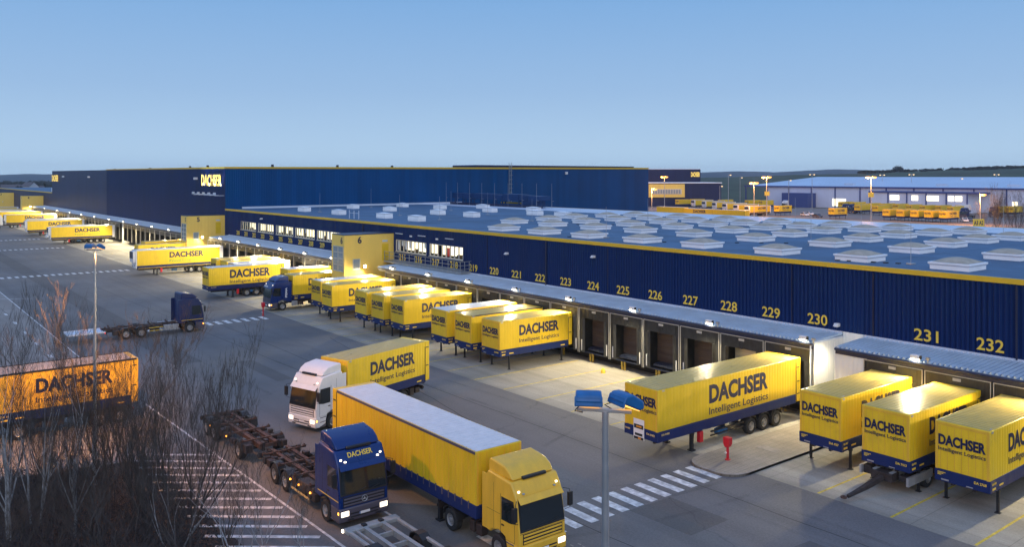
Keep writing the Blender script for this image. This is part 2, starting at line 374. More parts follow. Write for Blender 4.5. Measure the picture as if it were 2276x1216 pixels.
_txt = {}
def text_mesh(s, bold=.02):
    """outline lettering, unit box: width and cap height are scaled afterwards"""
    if (s, bold) in _txt: return _txt[(s, bold)]
    c = bpy.data.curves.new('lettering', 'FONT'); c.body = s; c.size = 1; c.offset = bold; c.extrude = .004; c.resolution_u = 3
    o = bpy.data.objects.new('lettering', c); col.objects.link(o)
    dg = bpy.context.evaluated_depsgraph_get(); me = bpy.data.meshes.new_from_object(o.evaluated_get(dg))
    vs = [v.co.copy() for v in me.vertices]; fs = [tuple(p.vertices) for p in me.polygons]
    bpy.data.objects.remove(o); bpy.data.curves.remove(c); bpy.data.meshes.remove(me)
    x0 = min(v.x for v in vs); x1 = max(v.x for v in vs)
    _txt[(s, bold)] = ([(v.x - x0, v.y, v.z) for v in vs], fs, x1 - x0); return _txt[(s, bold)]
def put_text(mb, s, origin, right, up, width=None, cap=.5, bold=.02, center=False):
    vs, fs, w = text_mesh(s, bold); CAP = .728
    sy = cap / CAP; sxx = (width / w) if width else sy
    r_, u_ = Vector(right), Vector(up); nrm = r_.cross(u_); o_ = Vector(origin)
    if center: o_ = o_ - r_ * (w * sxx / 2)
    return mb.add([o_ + r_ * (v[0] * sxx) + u_ * (v[1] * sy) + nrm * (v[2] * 1.0 + .006) for v in vs], fs)
XP, YP, ZP = (1, 0, 0), (0, 1, 0), (0, 0, 1)

# ------------------------------------------------------------------ vehicle parts
def wheel_mesh(r=.5, w=.32):
    t = MB().lathe([(-w/2, .55*r), (-w/2, .9*r), (-w/2+.05, r), (w/2-.05, r), (w/2, .9*r), (w/2, .55*r)], (0, 0, 0), n=22).mesh('tyre')
    m = MB().lathe([(w/2-.01, .56*r), (w/2-.03, .50*r), (w/2-.13, .44*r), (w/2-.11, .22*r), (w/2+.01, .20*r), (w/2+.02, .02*r)], (0, 0, 0), n=18)
    for k in range(8):
        a = k * math.pi / 4; m.lathe([(w/2-.10, .0), (w/2-.10, .055*r), (w/2-.04, .05*r), (w/2-.04, 0)], (0, .33*r*math.cos(a), .33*r*math.sin(a)), n=5)
    return t, m.mesh('rim')
_wh = {}
def wheel(parent, x, y, sg=1, r=.5, w=.32, z=None, rimmat='rim'):
    if (r, w, rimmat) not in _wh:
        t, q = wheel_mesh(r, w); t.materials.append(M['tyre']); q.materials.append(M[rimmat])
        for me in (t, q):
            for p in me.polygons: p.use_smooth = True
            me.set_sharp_from_angle(angle=R(35))
        _wh[(r, w, rimmat)] = (t, q)
    t, q = _wh[(r, w, rimmat)]
    o = bpy.data.objects.new('wheel', t); col.objects.link(o); o.parent = parent
    o.location = (x - sg * w / 2, y, r if z is None else z); o.rotation_euler = (0, 0, 0 if sg > 0 else math.pi)
    i = bpy.data.objects.new('rim', q); col.objects.link(i); i.parent = o
    return o

def body_box(root, L, W, z0, z1, m, roof, rib=.30, round_=.03):
    b = MB().box(-W/2, W/2, 0, L, z0, z1)
    o = b.build('box_body', m, root, bevel=round_)
    rs = MB().rect(-W/2 + .06, W/2 - .06, .07, L - .3, z1 + .006)
    y = .14
    while y < L - .45:
        rs.prism([(y, z1 + .004), (y + .04, z1 + .028), (y + .11, z1 + .028), (y + .15, z1 + .004)], 'x', -W/2 + .08, W/2 - .08); y += rib
    rs.build('roof_sheet', roof, root)
    return o

def swap_body(loc, rz, label, group, L=7.8, W=2.5, roof='yellow_roof', legs=True, text=True, code='DA 2768', far=False, ymat='yellow', ztop=4.0, front_text=True, edge=False):
    root = tag(empty('swap_container', (loc[0], loc[1], 0), rz + (R(random.uniform(-.45, .45)) if rz == 0 and loc[1] > 36 else 0)), label, 'container', group)
    z0 = 1.70
    body_box(root, L, W, z0, ztop, M[ymat], M[roof])
    for sx_ in ((-1, 1) if edge else ()):
        MB().box(*sorted((sx_*(W/2 - .05), sx_*(W/2 + .03))), .02, L - .1, ztop - .06, ztop + .05).build('roof_rail', M['black'], root)
    # front panel joints and corner posts
    f = MB()
    for x in (-W/2 + .03, W/2 - .15): f.box(x, x + .12, -.018, .004, z0, ztop - .03)
    f.box(-W/2 + .16, W/2 - .16, -.016, .004, ztop - .17, ztop - .04)
    if not far:
        for k in range(7): f.box(-1.0 + k * .32, -.97 + k * .32, -.009, .004, z0 + .02, ztop - .2)
    f.build('front_frame', M['yellow_dull'], root)
    s = MB().box(-W/2 - .012, W/2 + .012, -.02, L - .45, 1.13, z0 + .004)
    s.build('skirt', M['navy'], root, bevel=.02)
    d = MB().box(-W/2 - .02, W/2 + .02, L - .40, L + .01, 1.25, ztop + .02)
    d.build('rear_frame', M[ymat], root, bevel=.03)
    g = MB()
    for sx_ in (-1, 1):
        g.box(sx_*(W/2 + .014) - .006, sx_*(W/2 + .014) + .006, L - .46, L - .41, 1.15, ztop - .35)
        g.box(sx_*(W/2 + .03) - .02, sx_*(W/2 + .03) + .02, L - .36, L - .1, ztop - .42, ztop - .36)
        g.box(sx_*(W/2 + .03) - .02, sx_*(W/2 + .03) + .02, L - .36, L - .1, 2.3, 2.36)
    g.build('door_hinges', M['black'], root)
    if text:
        t = MB(); k = L / 7.8
        put_text(t, 'DACHSER', (W/2, 2.0*k, 2.72), YP, ZP, 4.3*k, .82, .044)
        put_text(t, 'Intelligent Logistics', (W/2, 2.0*k, 2.10), YP, ZP, 4.3*k, .34, .009)
        t.build('side_lettering', M['text_navy'], root)
    if front_text:
        t = MB()
        put_text(t, 'DACHSER', (-1.08, -.012, 2.92), XP, ZP, 2.14, .48, .044)
        put_text(t, 'Intelligent Logistics', (-1.08, -.012, 2.62), XP, ZP, 2.14, .19, .009)
        t.build('front_lettering', M['text_navy'], root)
    if not far:
        t = MB()
        put_text(t, code, (.55, -.022, 1.42), XP, ZP, .55, .12, .02)
        put_text(t, code, (W/2 + .014, .18, 1.48), YP, ZP, .42, .10, .02)
        for q in range(3): t.box(-1.12, -.75 - .1*q, -.026, -.02, 1.55 - q*.06, 1.58 - q*.06)
        t.box(W/2 + .012, W/2 + .018, .2, .55, 1.24, 1.34).box(W/2 + .012, W/2 + .018, .95, 1.4, 1.30, 1.38)
        t.box(W/2 + .012, W/2 + .018, L - 1.3, L - .85, 1.30, 1.38)
        t.build('marking_plates', M['buffer_bright'] if 'buffer_bright' in M else M['text_yellow'], root)
        c = MB()
        for x in (-W/2 + .1, W/2 - .18):
            c.box(x, x + .08, .35, .5, ztop, ztop + .03)
        for sx_ in (-1, 1): c.box(sx_*(W/2+.005) - .02, sx_*(W/2+.005) + .02, .12, .3, ztop - .12, ztop - .03)
        c.build('corner_castings', M['steel'], root)
        h = MB().box(-.95, -.6, -.03, -.018, 1.2, 1.27).box(.2, .5, -.03, -.018, 1.17, 1.22); h.build('front_plates', M['steel'], root)
    if legs:
        for (sx_, y) in ((-1, 1.0), (1, 1.0), (-1, L - 1.15), (1, L - 1.15)):
            q = MB().box(sx_*1.18 - .055, sx_*1.18 + .055, y - .055, y + .055, .03, 1.22)
            q.box(sx_*1.18 - .12, sx_*1.18 + .12, y - .12, y + .12, .0, .035)
            q.tube([(sx_*1.18, y, 1.05), (sx_*.75, y + .45, 1.2)], .025, 5)
            q.box(sx_*1.18 - .08, sx_*1.18 + .08, y - .08, y + .08, 1.0, 1.12)
            q.build('support_leg', M['leg'], root)
    u = MB()
    for x in (-.5, .5): u.box(x - .06, x + .06, .1, L - .2, 1.0, 1.16)
    for k in range(5): u.box(-1.15, 1.15, .3 + k*(L-.8)/4, .42 + k*(L-.8)/4, 1.04, 1.14)
    u.build('underframe', M['chassis'], root)
    return root

def trailer_running_gear(root, L, W, z=1.13, ys=None, far=False):
    ys = ys or (L - 5.15, L - 3.85, L - 2.55)
    for y in ys:
        for sx_ in (-1, 1): wheel(root, sx_*(W/2 - .02), y, sx_, .5, .36)
    c = MB()
    for x in (-.5, .5): c.box(x - .07, x + .07, .5, L - .1, .82, 1.14)
    for y in ys: c.box(-1.0, 1.0, y - .07, y + .07, .43, .57)
    c.box(-1.15, 1.15, L - .2, L - .08, .5, .62); c.box(-.55, -.45, L - .2, L - .1, .55, .9); c.box(.45, .55, L - .2, L - .1, .55, .9)
    for k in range(6): c.box(-.5, .5, 1.2 + k*1.9, 1.32 + k*1.9, .9, 1.05)
    c.build('chassis_frame', M['chassis'], root)
    for sx_ in (-1, 1):
        l = MB().box(sx_*.95 - .09, sx_*.95 + .09, 3.1, 3.28, .08, 1.1).box(sx_*.95 - .17, sx_*.95 + .17, 3.02, 3.36, 0, .08)
        l.tube([(sx_*.95, 3.2, .5), (sx_*.6, 3.9, 1.0)], .03, 5).build('landing_leg', M['leg'], root)
    if not far:
        b = MB().box(W/2 - .30, W/2 - .05, 3.65, 3.95, .42, 1.05); b.build('extinguisher_box', M['red'], root, bevel=.03)
        g = MB().box(W/2 - .08, W/2 - .03, 4.6, L - 5.9, .62, .70); g.box(W/2 - .08, W/2 - .03, 4.6, L - 5.9, .86, .94)
        g.build('side_guard', M['black'], root)
        m = MB()
        for y in ys: m.prism([(y - .6, .75), (y - .45, 1.04), (y, 1.13), (y + .45, 1.04), (y + .6, .75), (y + .56, .75), (y + .42, 1.0), (y, 1.09), (y - .42, 1.0), (y - .56, .75)], 'x', -W/2 + .02, -W/2 + .42)
        for y in ys: m.prism([(y - .6, .75), (y - .45, 1.04), (y, 1.13), (y + .45, 1.04), (y + .6, .75), (y + .56, .75), (y + .42, 1.0), (y, 1.09), (y - .42, 1.0), (y - .56, .75)], 'x', W/2 - .42, W/2 - .02)
        m.build('mudguards', M['black'], root)
        MB().box(W/2 - .5, W/2 - .1, 5.4, 6.3, .5, .85).build('blue_air_tank', M['lamp_blue'], root, bevel=.1)

def semi_trailer(loc, rz, label, group, L=13.6, W=2.5, reefer=False, roof='yellow_roof', far=False, notice=False, code='DA 8482', name='semi_trailer', text=True, wheels=True, ymat='yellow', front_text=True):
    root = tag(empty(name, (loc[0], loc[1], 0), rz), label, 'trailer', group)
    ztop, z0 = 4.0, 1.70
    if reefer:
        ztop = 4.05; z0 = 1.62
        MB().box(-W/2, W/2, .12, L, z0, ztop).build('box_body', M[ymat], root, bevel=.03)
        e = MB().box(-W/2 + .03, W/2 - .03, .1, L - .1, ztop, ztop + .05)
        for sx_ in (-1, 1): e.box(sx_*(W/2 + .005) - .012, sx_*(W/2 + .005) + .012, .14, L - .02, ztop - .07, ztop + .03)
        e.build('roof_sheet', M['white_roof'], root)
        MB().box(-W/2 - .02, W/2 + .02, L - .55, L + .02, 1.2, ztop + .05).build('rear_frame', M['white'], root, bevel=.03)
        MB().box(-W/2 - .012, W/2 + .012, .1, L - .1, 1.22, z0 + .004).build('skirt', M['navy'], root, bevel=.02)
        MB().box(-W/2 - .016, W/2 + .016, .3, L - .6, 1.20, 1.245).build('yellow_rail', M['text_yellow'], root)
        MB().box(-W/2 + .04, W/2 - .04, -.05, .13, 1.2, ztop + .02).build('front_wall', M['white'], root, bevel=.04)
        u = MB().box(-1.08, 1.08, -.45, -.03, 2.15, 3.95); u.build('cooling_unit', M['white'], root, bevel=.07)
        g = MB().box(-1.0, 1.0, -.475, -.44, 2.75, 3.85)
        g.build('cooling_grille', M['refr'], root, bevel=.02)
        s = MB()
        for k in range(9): s.box(-.95, .95, -.485, -.470, 2.85 + k*.11, 2.88 + k*.11)
        s.build('grille_slats', M['black'], root)
        w = MB().box(.15, .4, -.06, -.045, 1.5, 1.75).box(-.9, -.5, -.06, -.045, 1.35, 1.55); w.build('front_connectors', M['black'], root)
    else:
        body_box(root, L, W, z0, ztop, M[ymat], M[roof])
        MB().box(-W/2 - .012, W/2 + .012, -.02, L - .5, 1.13, z0 + .004).build('skirt', M['navy'], root, bevel=.02)
        MB().box(-W/2 - .02, W/2 + .02, L - .42, L + .02, 1.2, ztop + .02).build('rear_frame', M[ymat], root, bevel=.03)
        g = MB()
        for sx_ in (-1, 1):
            g.box(sx_*(W/2 + .012) - .006, sx_*(W/2 + .012) + .006, L - .48, L - .43, 1.3, ztop - .1)
            for zz in (1.7, 2.5, 3.4): g.box(sx_*(W/2 + .03) - .015, sx_*(W/2 + .03) + .015, L - .38, L - .12, zz, zz + .06)
        g.build('door_hinges', M['black'], root)
        f = MB()
        for x in (-W/2 + .03, W/2 - .15): f.box(x, x + .12, -.018, .004, z0, ztop - .03)
        if not far:
            for k in range(7): f.box(-1.0 + k * .32, -.975 + k * .32, -.009, .004, z0 + .02, ztop - .06)
        f.build('front_frame', M['yellow_dull'], root)
        c = MB()
        for sx_ in (-1, 1): c.box(sx_*(W/2+.004) - .02, sx_*(W/2+.004) + .02, .35, .55, ztop - .1, ztop - .02)
        c.build('corner_castings', M['steel'], root)
    if text:
        t = MB()
        if reefer:
            put_text(t, 'DACHSER', (W/2, 5.0, 2.72), YP, ZP, 5.4, .86, .044); t.build('side_lettering', M['text_navy'], root)
            t = MB(); put_text(t, 'Food', (W/2, 5.0, 1.98), YP, ZP, 1.75, .42, .03); put_text(t, 'Logistics', (W/2, 7.0, 1.98), YP, ZP, 3.4, .42, .004)
            t.build('green_lettering', M['text_green'], root)
        else:
            ty, tw = (4.4, 5.7) if L > 12 else (2.7, 5.4)
            put_text(t, 'DACHSER', (W/2, ty, 2.62), YP, ZP, tw, 1.02, .044)
            put_text(t, 'Intelligent Logistics', (W/2, ty, 1.92), YP, ZP, tw, .43, .009); t.build('side_lettering', M['text_navy'], root)
            if front_text:
                t = MB(); put_text(t, 'DACHSER', (-1.2, -.012, 3.02), XP, ZP, 2.38, .50, .044)
                put_text(t, 'Intelligent Logistics', (-1.2, -.012, 2.66), XP, ZP, 2.38, .22, .009); t.build('front_lettering', M['text_navy'], root)
            if not far:
                t = MB(); put_text(t, code, (.45, -.022, 1.42), XP, ZP, .6, .11, .02); put_text(t, code, (W/2 + .014, .3, 1.46), YP, ZP, .65, .11, .02)
                put_text(t, code, (-1.2, -.022, 1.42), XP, ZP, .4, .1, .02); t.build('marking_plates', M['cream_text'], root)
    if notice:
        n = MB().box(-.52, .28, -.05, -.022, 1.0, 2.15); n.build('notice_board', M['white_board'], root, bevel=.02)
        n = MB().box(-.47, .23, -.058, -.048, 1.62, 1.85).box(-.40, .16, -.058, -.048, 1.22, 1.36).box(-.48, .24, -.058, -.048, 1.02, 1.16)
        n.build('notice_symbols', M['black'], root); MB().box(-.15, .05, -.064, -.056, 1.04, 1.13).box(-.3, .1, -.064, -.056, 1.70, 1.78).build('notice_placard', M['placard'], root)
    if wheels: trailer_running_gear(root, L, W, far=far)
    return root

def chassis(root, y0, y1, wheels, m='chassis', z=1.0, W=2.5, duals=True, swap_arms=True, detail=True, rimmat='rim', guards=True):
    c = MB()
    for x in (-.43, .43):
        c.box(x - .045, x + .045, y0, y1, z - .28, z); c.box(x - .09, x + .09, y0, y1, z - .012, z + .012)
    n = max(2, int((y1 - y0) / 1.1))
    for k in range(n + 1):
        y = y0 + .1 + (y1 - y0 - .2) * k / n; c.box(-.43, .43, y - .05, y + .05, z - .22, z - .04)
    c.build('chassis_frame', M[m], root)
    if swap_arms:
        for x in (-.43, .43): MB().box(x - .10, x + .10, y0 + .05, y1 - .05, z + .014, z + .035).build('rail_flange', M['rust'], root)
        k_ = MB(); rnd = random.Random(int(y0*10) + 11)
        for i in range(int((y1 - y0) * 5)):
            yy = rnd.uniform(y0 + .2, y1 - .2); xx = rnd.choice((-.25, .25, -.7, .7, 0, -.9, .9)) + rnd.uniform(-.1, .1); a_, b_ = rnd.uniform(.05, .16), rnd.uniform(.06, .22)
            k_.box(xx - a_, xx + a_, yy - b_, yy + b_, z - rnd.uniform(.15, .4), z + rnd.uniform(-.1, .10))
        k_.build('valves_and_brackets', M['chassis'], root, bevel=.015)
    for y in wheels:
        for sx_ in (-1, 1): wheel(root, sx_*(W/2), y, sx_, .5, .36 if duals else .32, rimmat=rimmat)
        MB().box(-1.0, 1.0, y - .08, y + .08, .42, .58).build('axle', M['chassis'], root)
    if swap_arms:
        L = y1 - y0
        for fr in (.12, .36, .62, .9):
            y = y0 + L * fr; a = MB()
            a.box(-1.22, 1.22, y - .05, y + .05, z, z + .09)
            for sx_ in (-1, 1): a.box(sx_*1.13 - .09, sx_*1.13 + .09, y - .08, y + .08, z + .08, z + .13); a.box(sx_*1.13 - .03, sx_*1.13 + .03, y - .04, y + .04, z + .13, z + .2)
            a.build('support_arm', M['rust' if m == 'chassis' else m], root, bevel=.01)
    if guards:
        for y in wheels:
            for sx_ in (-1, 1):
                x0, x1 = sorted((sx_*(W/2 - .42), sx_*(W/2 + .01)))
                MB().prism([(y - .58, .62), (y - .5, .95), (y - .2, 1.1), (y + .2, 1.1), (y + .5, .95), (y + .58, .62), (y + .54, .62), (y + .46, .92), (y + .18, 1.06), (y - .18, 1.06), (y - .46, .92), (y - .54, .62)], 'x', x0, x1).build('mudguard', M['black'], root)
    if detail:
        d = MB(); rnd = random.Random(int(y0*100) + 3)
        ys = [y for y in [y0 + .5 + .55*k for k in range(int((y1 - y0) / .55))] if all(abs(y - w_) > .75 for w_ in wheels) and y < y1 - .4]
        for y in ys:
            for sx_ in (-1, 1):
                if rnd.random() < .85:
                    w_ = rnd.uniform(.25, .55); x0, x1 = sorted((sx_*(W/2 - .08), sx_*(W/2 - .08 - w_)))
                    d.box(x0, x1, y - rnd.uniform(.14, .26), y + rnd.uniform(.14, .26), rnd.uniform(.42, .6), z - rnd.uniform(.02, .2))
        d.tube([(-.2, y0 + .2, z - .03), (-.25, (y0+y1)/2, z + .02), (-.15, y1 - .3, z - .03)], .03, 5)
        d.tube([(.15, y0 + .2, z - .03), (.22, (y0+y1)/2, z + .03), (.2, y1 - .3, z - .02)], .025, 5)
        d.build('tanks_and_boxes', M['chassis'], root, bevel=.03)
        t = MB()
        for sx_ in (-1, 1): t.box(sx_*1.12 - .1, sx_*1.12 + .1, y1 - .03, y1 + .03, z - .25, z - .12)
        t.box(-1.2, 1.2, y1 - .1, y1 - .03, z - .32, z - .05)
        t.build('tail_bar', M['chassis'], root)
        e = MB()
        for sx_ in (-1, 1): e.box(sx_*1.08 - .09, sx_*1.08 + .09, y1 + .03, y1 + .045, z - .24, z - .13)
        e.build('tail_lamps', M['lamp_red'], root)

def cab(root, pm, W=2.46, high=True, lights=True, bumper='cab_grey', logo=None, side_text=None, emblem=False, sidelamps=True, stripe=True, mirrors=True):
    """cab-over-engine tractor unit; its front is at y=0 and it faces -Y"""
    h = W / 2
    top = [(.34, 3.02), (.56, 3.36), (2.12, 3.5), (2.24, 3.3)]
    pts = [(.05, .62), (0, 1.0), (0, 1.50), (.22, 2.78)] + top + [(2.26, .98), (1.98, .94), (1.86, 1.08), (1.4, 1.2), (.96, 1.06), (.84, .62)]
    MB().prism(pts, 'x', -h, h).build('cab_shell', pm, root, bevel=.075, seg=3)
    if high:
        MB().prism([(.60, 3.40), (.80, 3.66), (1.15, 3.86), (2.1, 3.98), (2.22, 3.9), (2.26, 3.3), (2.1, 3.4)], 'x', -h + .13, h - .13).build('roof_fairing', pm, root, bevel=.07, seg=3)
        MB().box(-.62, .62, .50, .66, 3.38, 3.50).build('roof_grille', M['black'], root, bevel=.03)
    # windscreen, black surround, visor
    def slope(z): return .22 * (z - 1.50) / 1.28
    def ws(x0, x1, za, zb, off, th):
        a, b = slope(za) - off, slope(zb) - off
        return MB().add([(x0, a, za), (x1, a, za), (x1*.97, b, zb), (x0*.97, b, zb), (x0, a + th, za), (x1, a + th, za), (x1*.97, b + th, zb), (x0*.97, b + th, zb)],
                        [(0,1,2,3), (4,7,6,5), (0,4,5,1), (1,5,6,2), (2,6,7,3), (3,7,4,0)])
    ws(-h + .05, h - .05, 1.50, 2.76, .012, .05).build('windscreen_surround', M['black'], root)
    w = ws(-h + .11, h - .11, 1.58, 2.70, .022, .03).build('windscreen', M['glass'], root)
    v = MB().prism([(.10, 2.72), (.0, 2.62), (.02, 2.60), (.22, 2.80), (.20, 2.84)], 'x', -h + .08, h - .08); v.build('sun_visor', pm, root, bevel=.01)
    wi = MB()
    for a in (-.55, .15): wi.tube([(a, -.03, 1.54), (a + .65, slope(1.75) - .035, 1.70)], .012, 4)
    wi.build('wipers', M['black'], root)
    for sx_ in (-1, 1):
        x = sx_ * h
        def sp(p, t0, t1): return MB().prism(p, 'x', *sorted((x + sx_*t0, x + sx_*t1)))
        sp([(.22, 1.80), (.38, 2.66), (1.18, 2.66), (1.18, 1.72), (.6, 1.72)], -.02, .008).build('side_window', M['glass'], root)
        sp([(1.235, .98), (1.235, 2.75), (1.255, 2.75), (1.255, .98)], -.02, .004).build('door_gap', M['black'], root)
        MB().box(*sorted((x, x + sx_*.03)), 1.0, 1.16, 1.50, 1.55).build('door_handle', M['black'], root)
        if mirrors:
            m_ = MB().tube([(x, .18, 2.75), (x + sx_*.22, -.02, 2.7), (x + sx_*.24, -.02, 1.95), (x, .1, 1.85)], .018, 5)
            m_.box(*sorted((x + sx_*.14, x + sx_*.36)), -.06, .06, 2.02, 2.58); m_.build('mirror', M['black'], root, bevel=.02)
        st = MB()
        for k in range(3): st.box(*sorted((x - sx_*.25, x + sx_*.015)), .34, .84, .34 + k*.27, .40 + k*.27)
        st.box(*sorted((x - sx_*.3, x - sx_*.02)), .12, .84, .30, 1.0); st.build('steps', M['cab_grey'], root, bevel=.015)
        if stripe: sp([(.10, 1.24), (.10, 1.28), (2.22, 1.28), (2.22, 1.24)], -.01, .006).build('side_stripe', M['text_yellow'], root)
        wheel(root, x + sx_*.01, 1.40, sx_, .5, .32)
        if lights:
            MB().box(*sorted((sx_*(h - .46), sx_*(h - .06))), -.075, .02, .60, .84).build('headlight', M['lamp_white'], root, bevel=.03)
        else:
            MB().box(*sorted((sx_*(h - .36), sx_*(h - .06))), -.04, .02, .60, .80).build('headlight', M['glass_sky'], root, bevel=.03)
        if sidelamps:
            MB().box(*sorted((x - sx_*.02, x + sx_*.025)), .02, .12, .70, .82).build('indicator_lamp', M['lamp_orange'], root, bevel=.02)
            MB().box(*sorted((sx_*(h - .28), sx_*(h - .18))), .30, .36, 2.98, 3.06).build('marker_lamp', M['lamp_soft'], root, bevel=.02)
    b = MB().prism([(-.03, .34), (-.06, .55), (-.05, .95), (.3, .98), (.82, .98), (.82, .5), (.3, .32)], 'x', -h - .01, h + .01); b.build('bumper', M[bumper], root, bevel=.05)
    s = MB().box(-.7, .7, -.062, -.05, .50, .56).box(-.7, .7, -.062, -.05, .64, .70); s.box(-.85, -.55, -.062, -.05, .40, .46).box(.55, .85, -.062, -.05, .40, .46); s.build('air_intakes', M['black'], root)
    g = MB()
    for k, z in enumerate((1.02, 1.16, 1.30)): g.box(-h + .22, h - .22, -.028, .01, z, z + .085)
    g.build('radiator_grille', M[bumper], root, bevel=.02)
    MB().box(-h + .2, h - .2, -.012, .01, 1.0, 1.42).build('grille_recess', M['black'], root)
    MB().box(-.28, .28, slope(2.62) - .045, slope(2.62) - .03, 2.56, 2.68).build('toll_card', M['stripe'], root)
    gp = MB().box(-h + .04, h - .04, -.006, .02, 1.44, 1.455)
    for x in (-h + .19, h - .19): gp.box(x - .007, x + .007, -.006, .02, .99, 1.44)
    for sx_ in (-1, 1):
        for y0_, y1_, z0_, z1_ in ((.30, .315, 1.0, 1.75), (.30, 1.235, .99, 1.0), (1.255, 2.2, 1.9, 1.912), (1.7, 1.712, 1.2, 3.1)): gp.box(*sorted((sx_*(h - .01), sx_*(h + .004))), y0_, y1_, z0_, z1_)
    gp.build('panel_gaps', M['black'], root)
    for x in (-.82, .82): MB().box(x - .05, x + .05, .20, .30, 2.90, 2.96).build('roof_spotlight', M['lamp_soft'] if logo else M['glass_sky'], root, bevel=.02)
    n = MB().box(-.26, .26, -.072, -.058, .575, .685); n.build('number_plate', M['white_board'], root)
    MB().box(-.26, -.22, -.076, -.07, .575, .685).build('plate_strip', M['lamp_blue'], root)
    if emblem:
        e = MB(); r0 = .15
        e.lathe([(-.05, r0), (-.075, r0 - .012), (-.05, r0 - .03)], (0, 0, 1.23), axis='y', n=24)
        for k in range(3):
            a = R(90 + 120*k); d = (math.cos(a), math.sin(a)); q = (-d[1]*.025, d[0]*.025)
            e.add([(q[0], -.055, 1.23 + q[1]), (-q[0], -.055, 1.23 - q[1]), (d[0]*.14, -.055, 1.23 + d[1]*.14), (0, -.075, 1.23)], [(0, 1, 2), (0, 3, 2), (1, 3, 2)])
        e.build('emblem', M['steel'], root)
    if logo:
        t = MB(); up = Vector((0, .54, .84)).normalized()
        put_text(t, logo, (-.62, .36, 3.06), XP, up, 1.24, .24, .02); t.build('front_lettering', M['text_yellow'], root)
    if side_text:
        t = MB(); put_text(t, side_text, (h + .004, 1.98, 1.50), ZP, (0, -1, 0), 1.15, .24, .03); t.build('side_lettering', M['text_white'], root)
    # deflectors behind the cab
    for sx_ in (-1, 1): MB().box(*sorted((sx_*(h - .06), sx_*(h - .02))), 2.2, 2.55, 1.0, 3.3).build('side_deflector', pm, root, bevel=.015)

# ================================================================== SETTING: ground
def sheet(name, pts, z, m, kind='structure', **k):
    o = MB().add([(x, y, z) for x, y in pts], [tuple(range(len(pts)))]).build(name, m); return tag(o, kind=kind, **k)
def at_Y(px, Y):
    q = (px - 1138.0) / FPX; vx, vy = FWD[0] + q*RGT[0], FWD[1] + q*RGT[1]; return Y / vy * vx
WALL_Y, DOCK_Y, ROOF_Z, PITCH = 52.0, 48.5, 9.83, 3.71
def lane(n): return -32.17 - PITCH * (230 - n) + (PITCH - .35 if n > 230 else 0)

g = MB(); N = 40                                             # ground reaching the horizon
g.add([(-7000 + 14000*i/N, -7000 + 14000*j/N, 0) for j in range(N+1) for i in range(N+1)],
      [(j*(N+1)+i, j*(N+1)+i+1, (j+1)*(N+1)+i+1, (j+1)*(N+1)+i) for j in range(N) for i in range(N)])
tag(g.build('ground', M['field']), kind='structure')
sheet('yard_asphalt', [(-520, 12.9), (20, 12.9), (20, 52), (-520, 52)], .004, M['asphalt'])
sheet('verge_soil', [(-160, -30), (20, -30), (20, 12.86), (-28, 12.9), (-49, 12.9), (-50.5, 4.6), (-100, 4.5), (-160, 4.5)], .005, M['soil'])
sheet('parking_concrete', [(-260, 4.6), (-50.6, 4.6), (-49.1, 12.9), (-49.3, 13.2), (-64, 15.0), (-260, 15.0)], .008, M['concrete_grey'])
sheet('asphalt_patch', [(-250, 20.6), (-72, 20.6), (-72, 23.0), (-250, 23.0)], .008, M['asphalt_dark'])
sheet('apron_concrete', [(-420, 37.4), (12, 37.4), (12, 51.9), (-420, 51.9)], .010, M['concrete'])
sheet('parking_lot', [(-420, 250), (-20, 250), (-20, 372), (-420, 372)], .004, M['asphalt_lot'])

ln = MB()                                                   # yellow bay lines
for n in list(range(186, 238)):
    x = lane(n) + PITCH / 2 + .05
    if n == 230: continue
    ln.rect(x - .06, x + .06, 37.5, 48.4, .0145)
ln.rect(-30.42, -30.30, 37.2, 48.4, .0145)
tag(ln.build('bay_lines', M['yellow_line']), kind='structure')
wl = MB()                                                   # white lines and crossings
def seg(x0, y0, x1, y1, w=.13, z=.0165):
    d = Vector((x1 - x0, y1 - y0, 0)).normalized(); n = Vector((-d.y, d.x, 0)) * w / 2
    a, b = Vector((x0, y0, z)), Vector((x1, y1, z)); wl.quad(a - n, b - n, b + n, a + n)
seg(-61, 15.6, -31, 16.25); seg(-250, 15.1, -75, 15.1); seg(-43, 19.45, -25.5, 19.45)
seg(-122.4, 17.5, -125.5, 12.5)
for k in range(6): seg(-118 + 7*k, 13.2, -116.4 + 7*k, 13.2, .3)
for k in range(15):                                         # hatched keep-clear area
    x = -50.6 + k * 1.36
    a = [(x, 11.9), (x + 3.2, 15.85)]
    xa = max(a[0][0], -54.)
    seg(xa, 11.9, a[1][0], a[1][1], .27)
for x, y0, y1, L_, step in ((-28.6, 20.8, 35.6, 2.1, .99), (-89.9, 20.2, 35.6, 2.1, 1.0), (-149.5, 15.6, 35.6, 2.2, 1.0), (-205.3, 19, 35.6, 2.2, 1.0), (-236.8, 24, 35.6, 2.2, 1.0)):
    y = y1
    while y > y0: wl.rect(x - L_/2, x + L_/2, y - .50, y, .0165); y -= step
tag(wl.build('white_markings', M['white_line']), kind='structure')

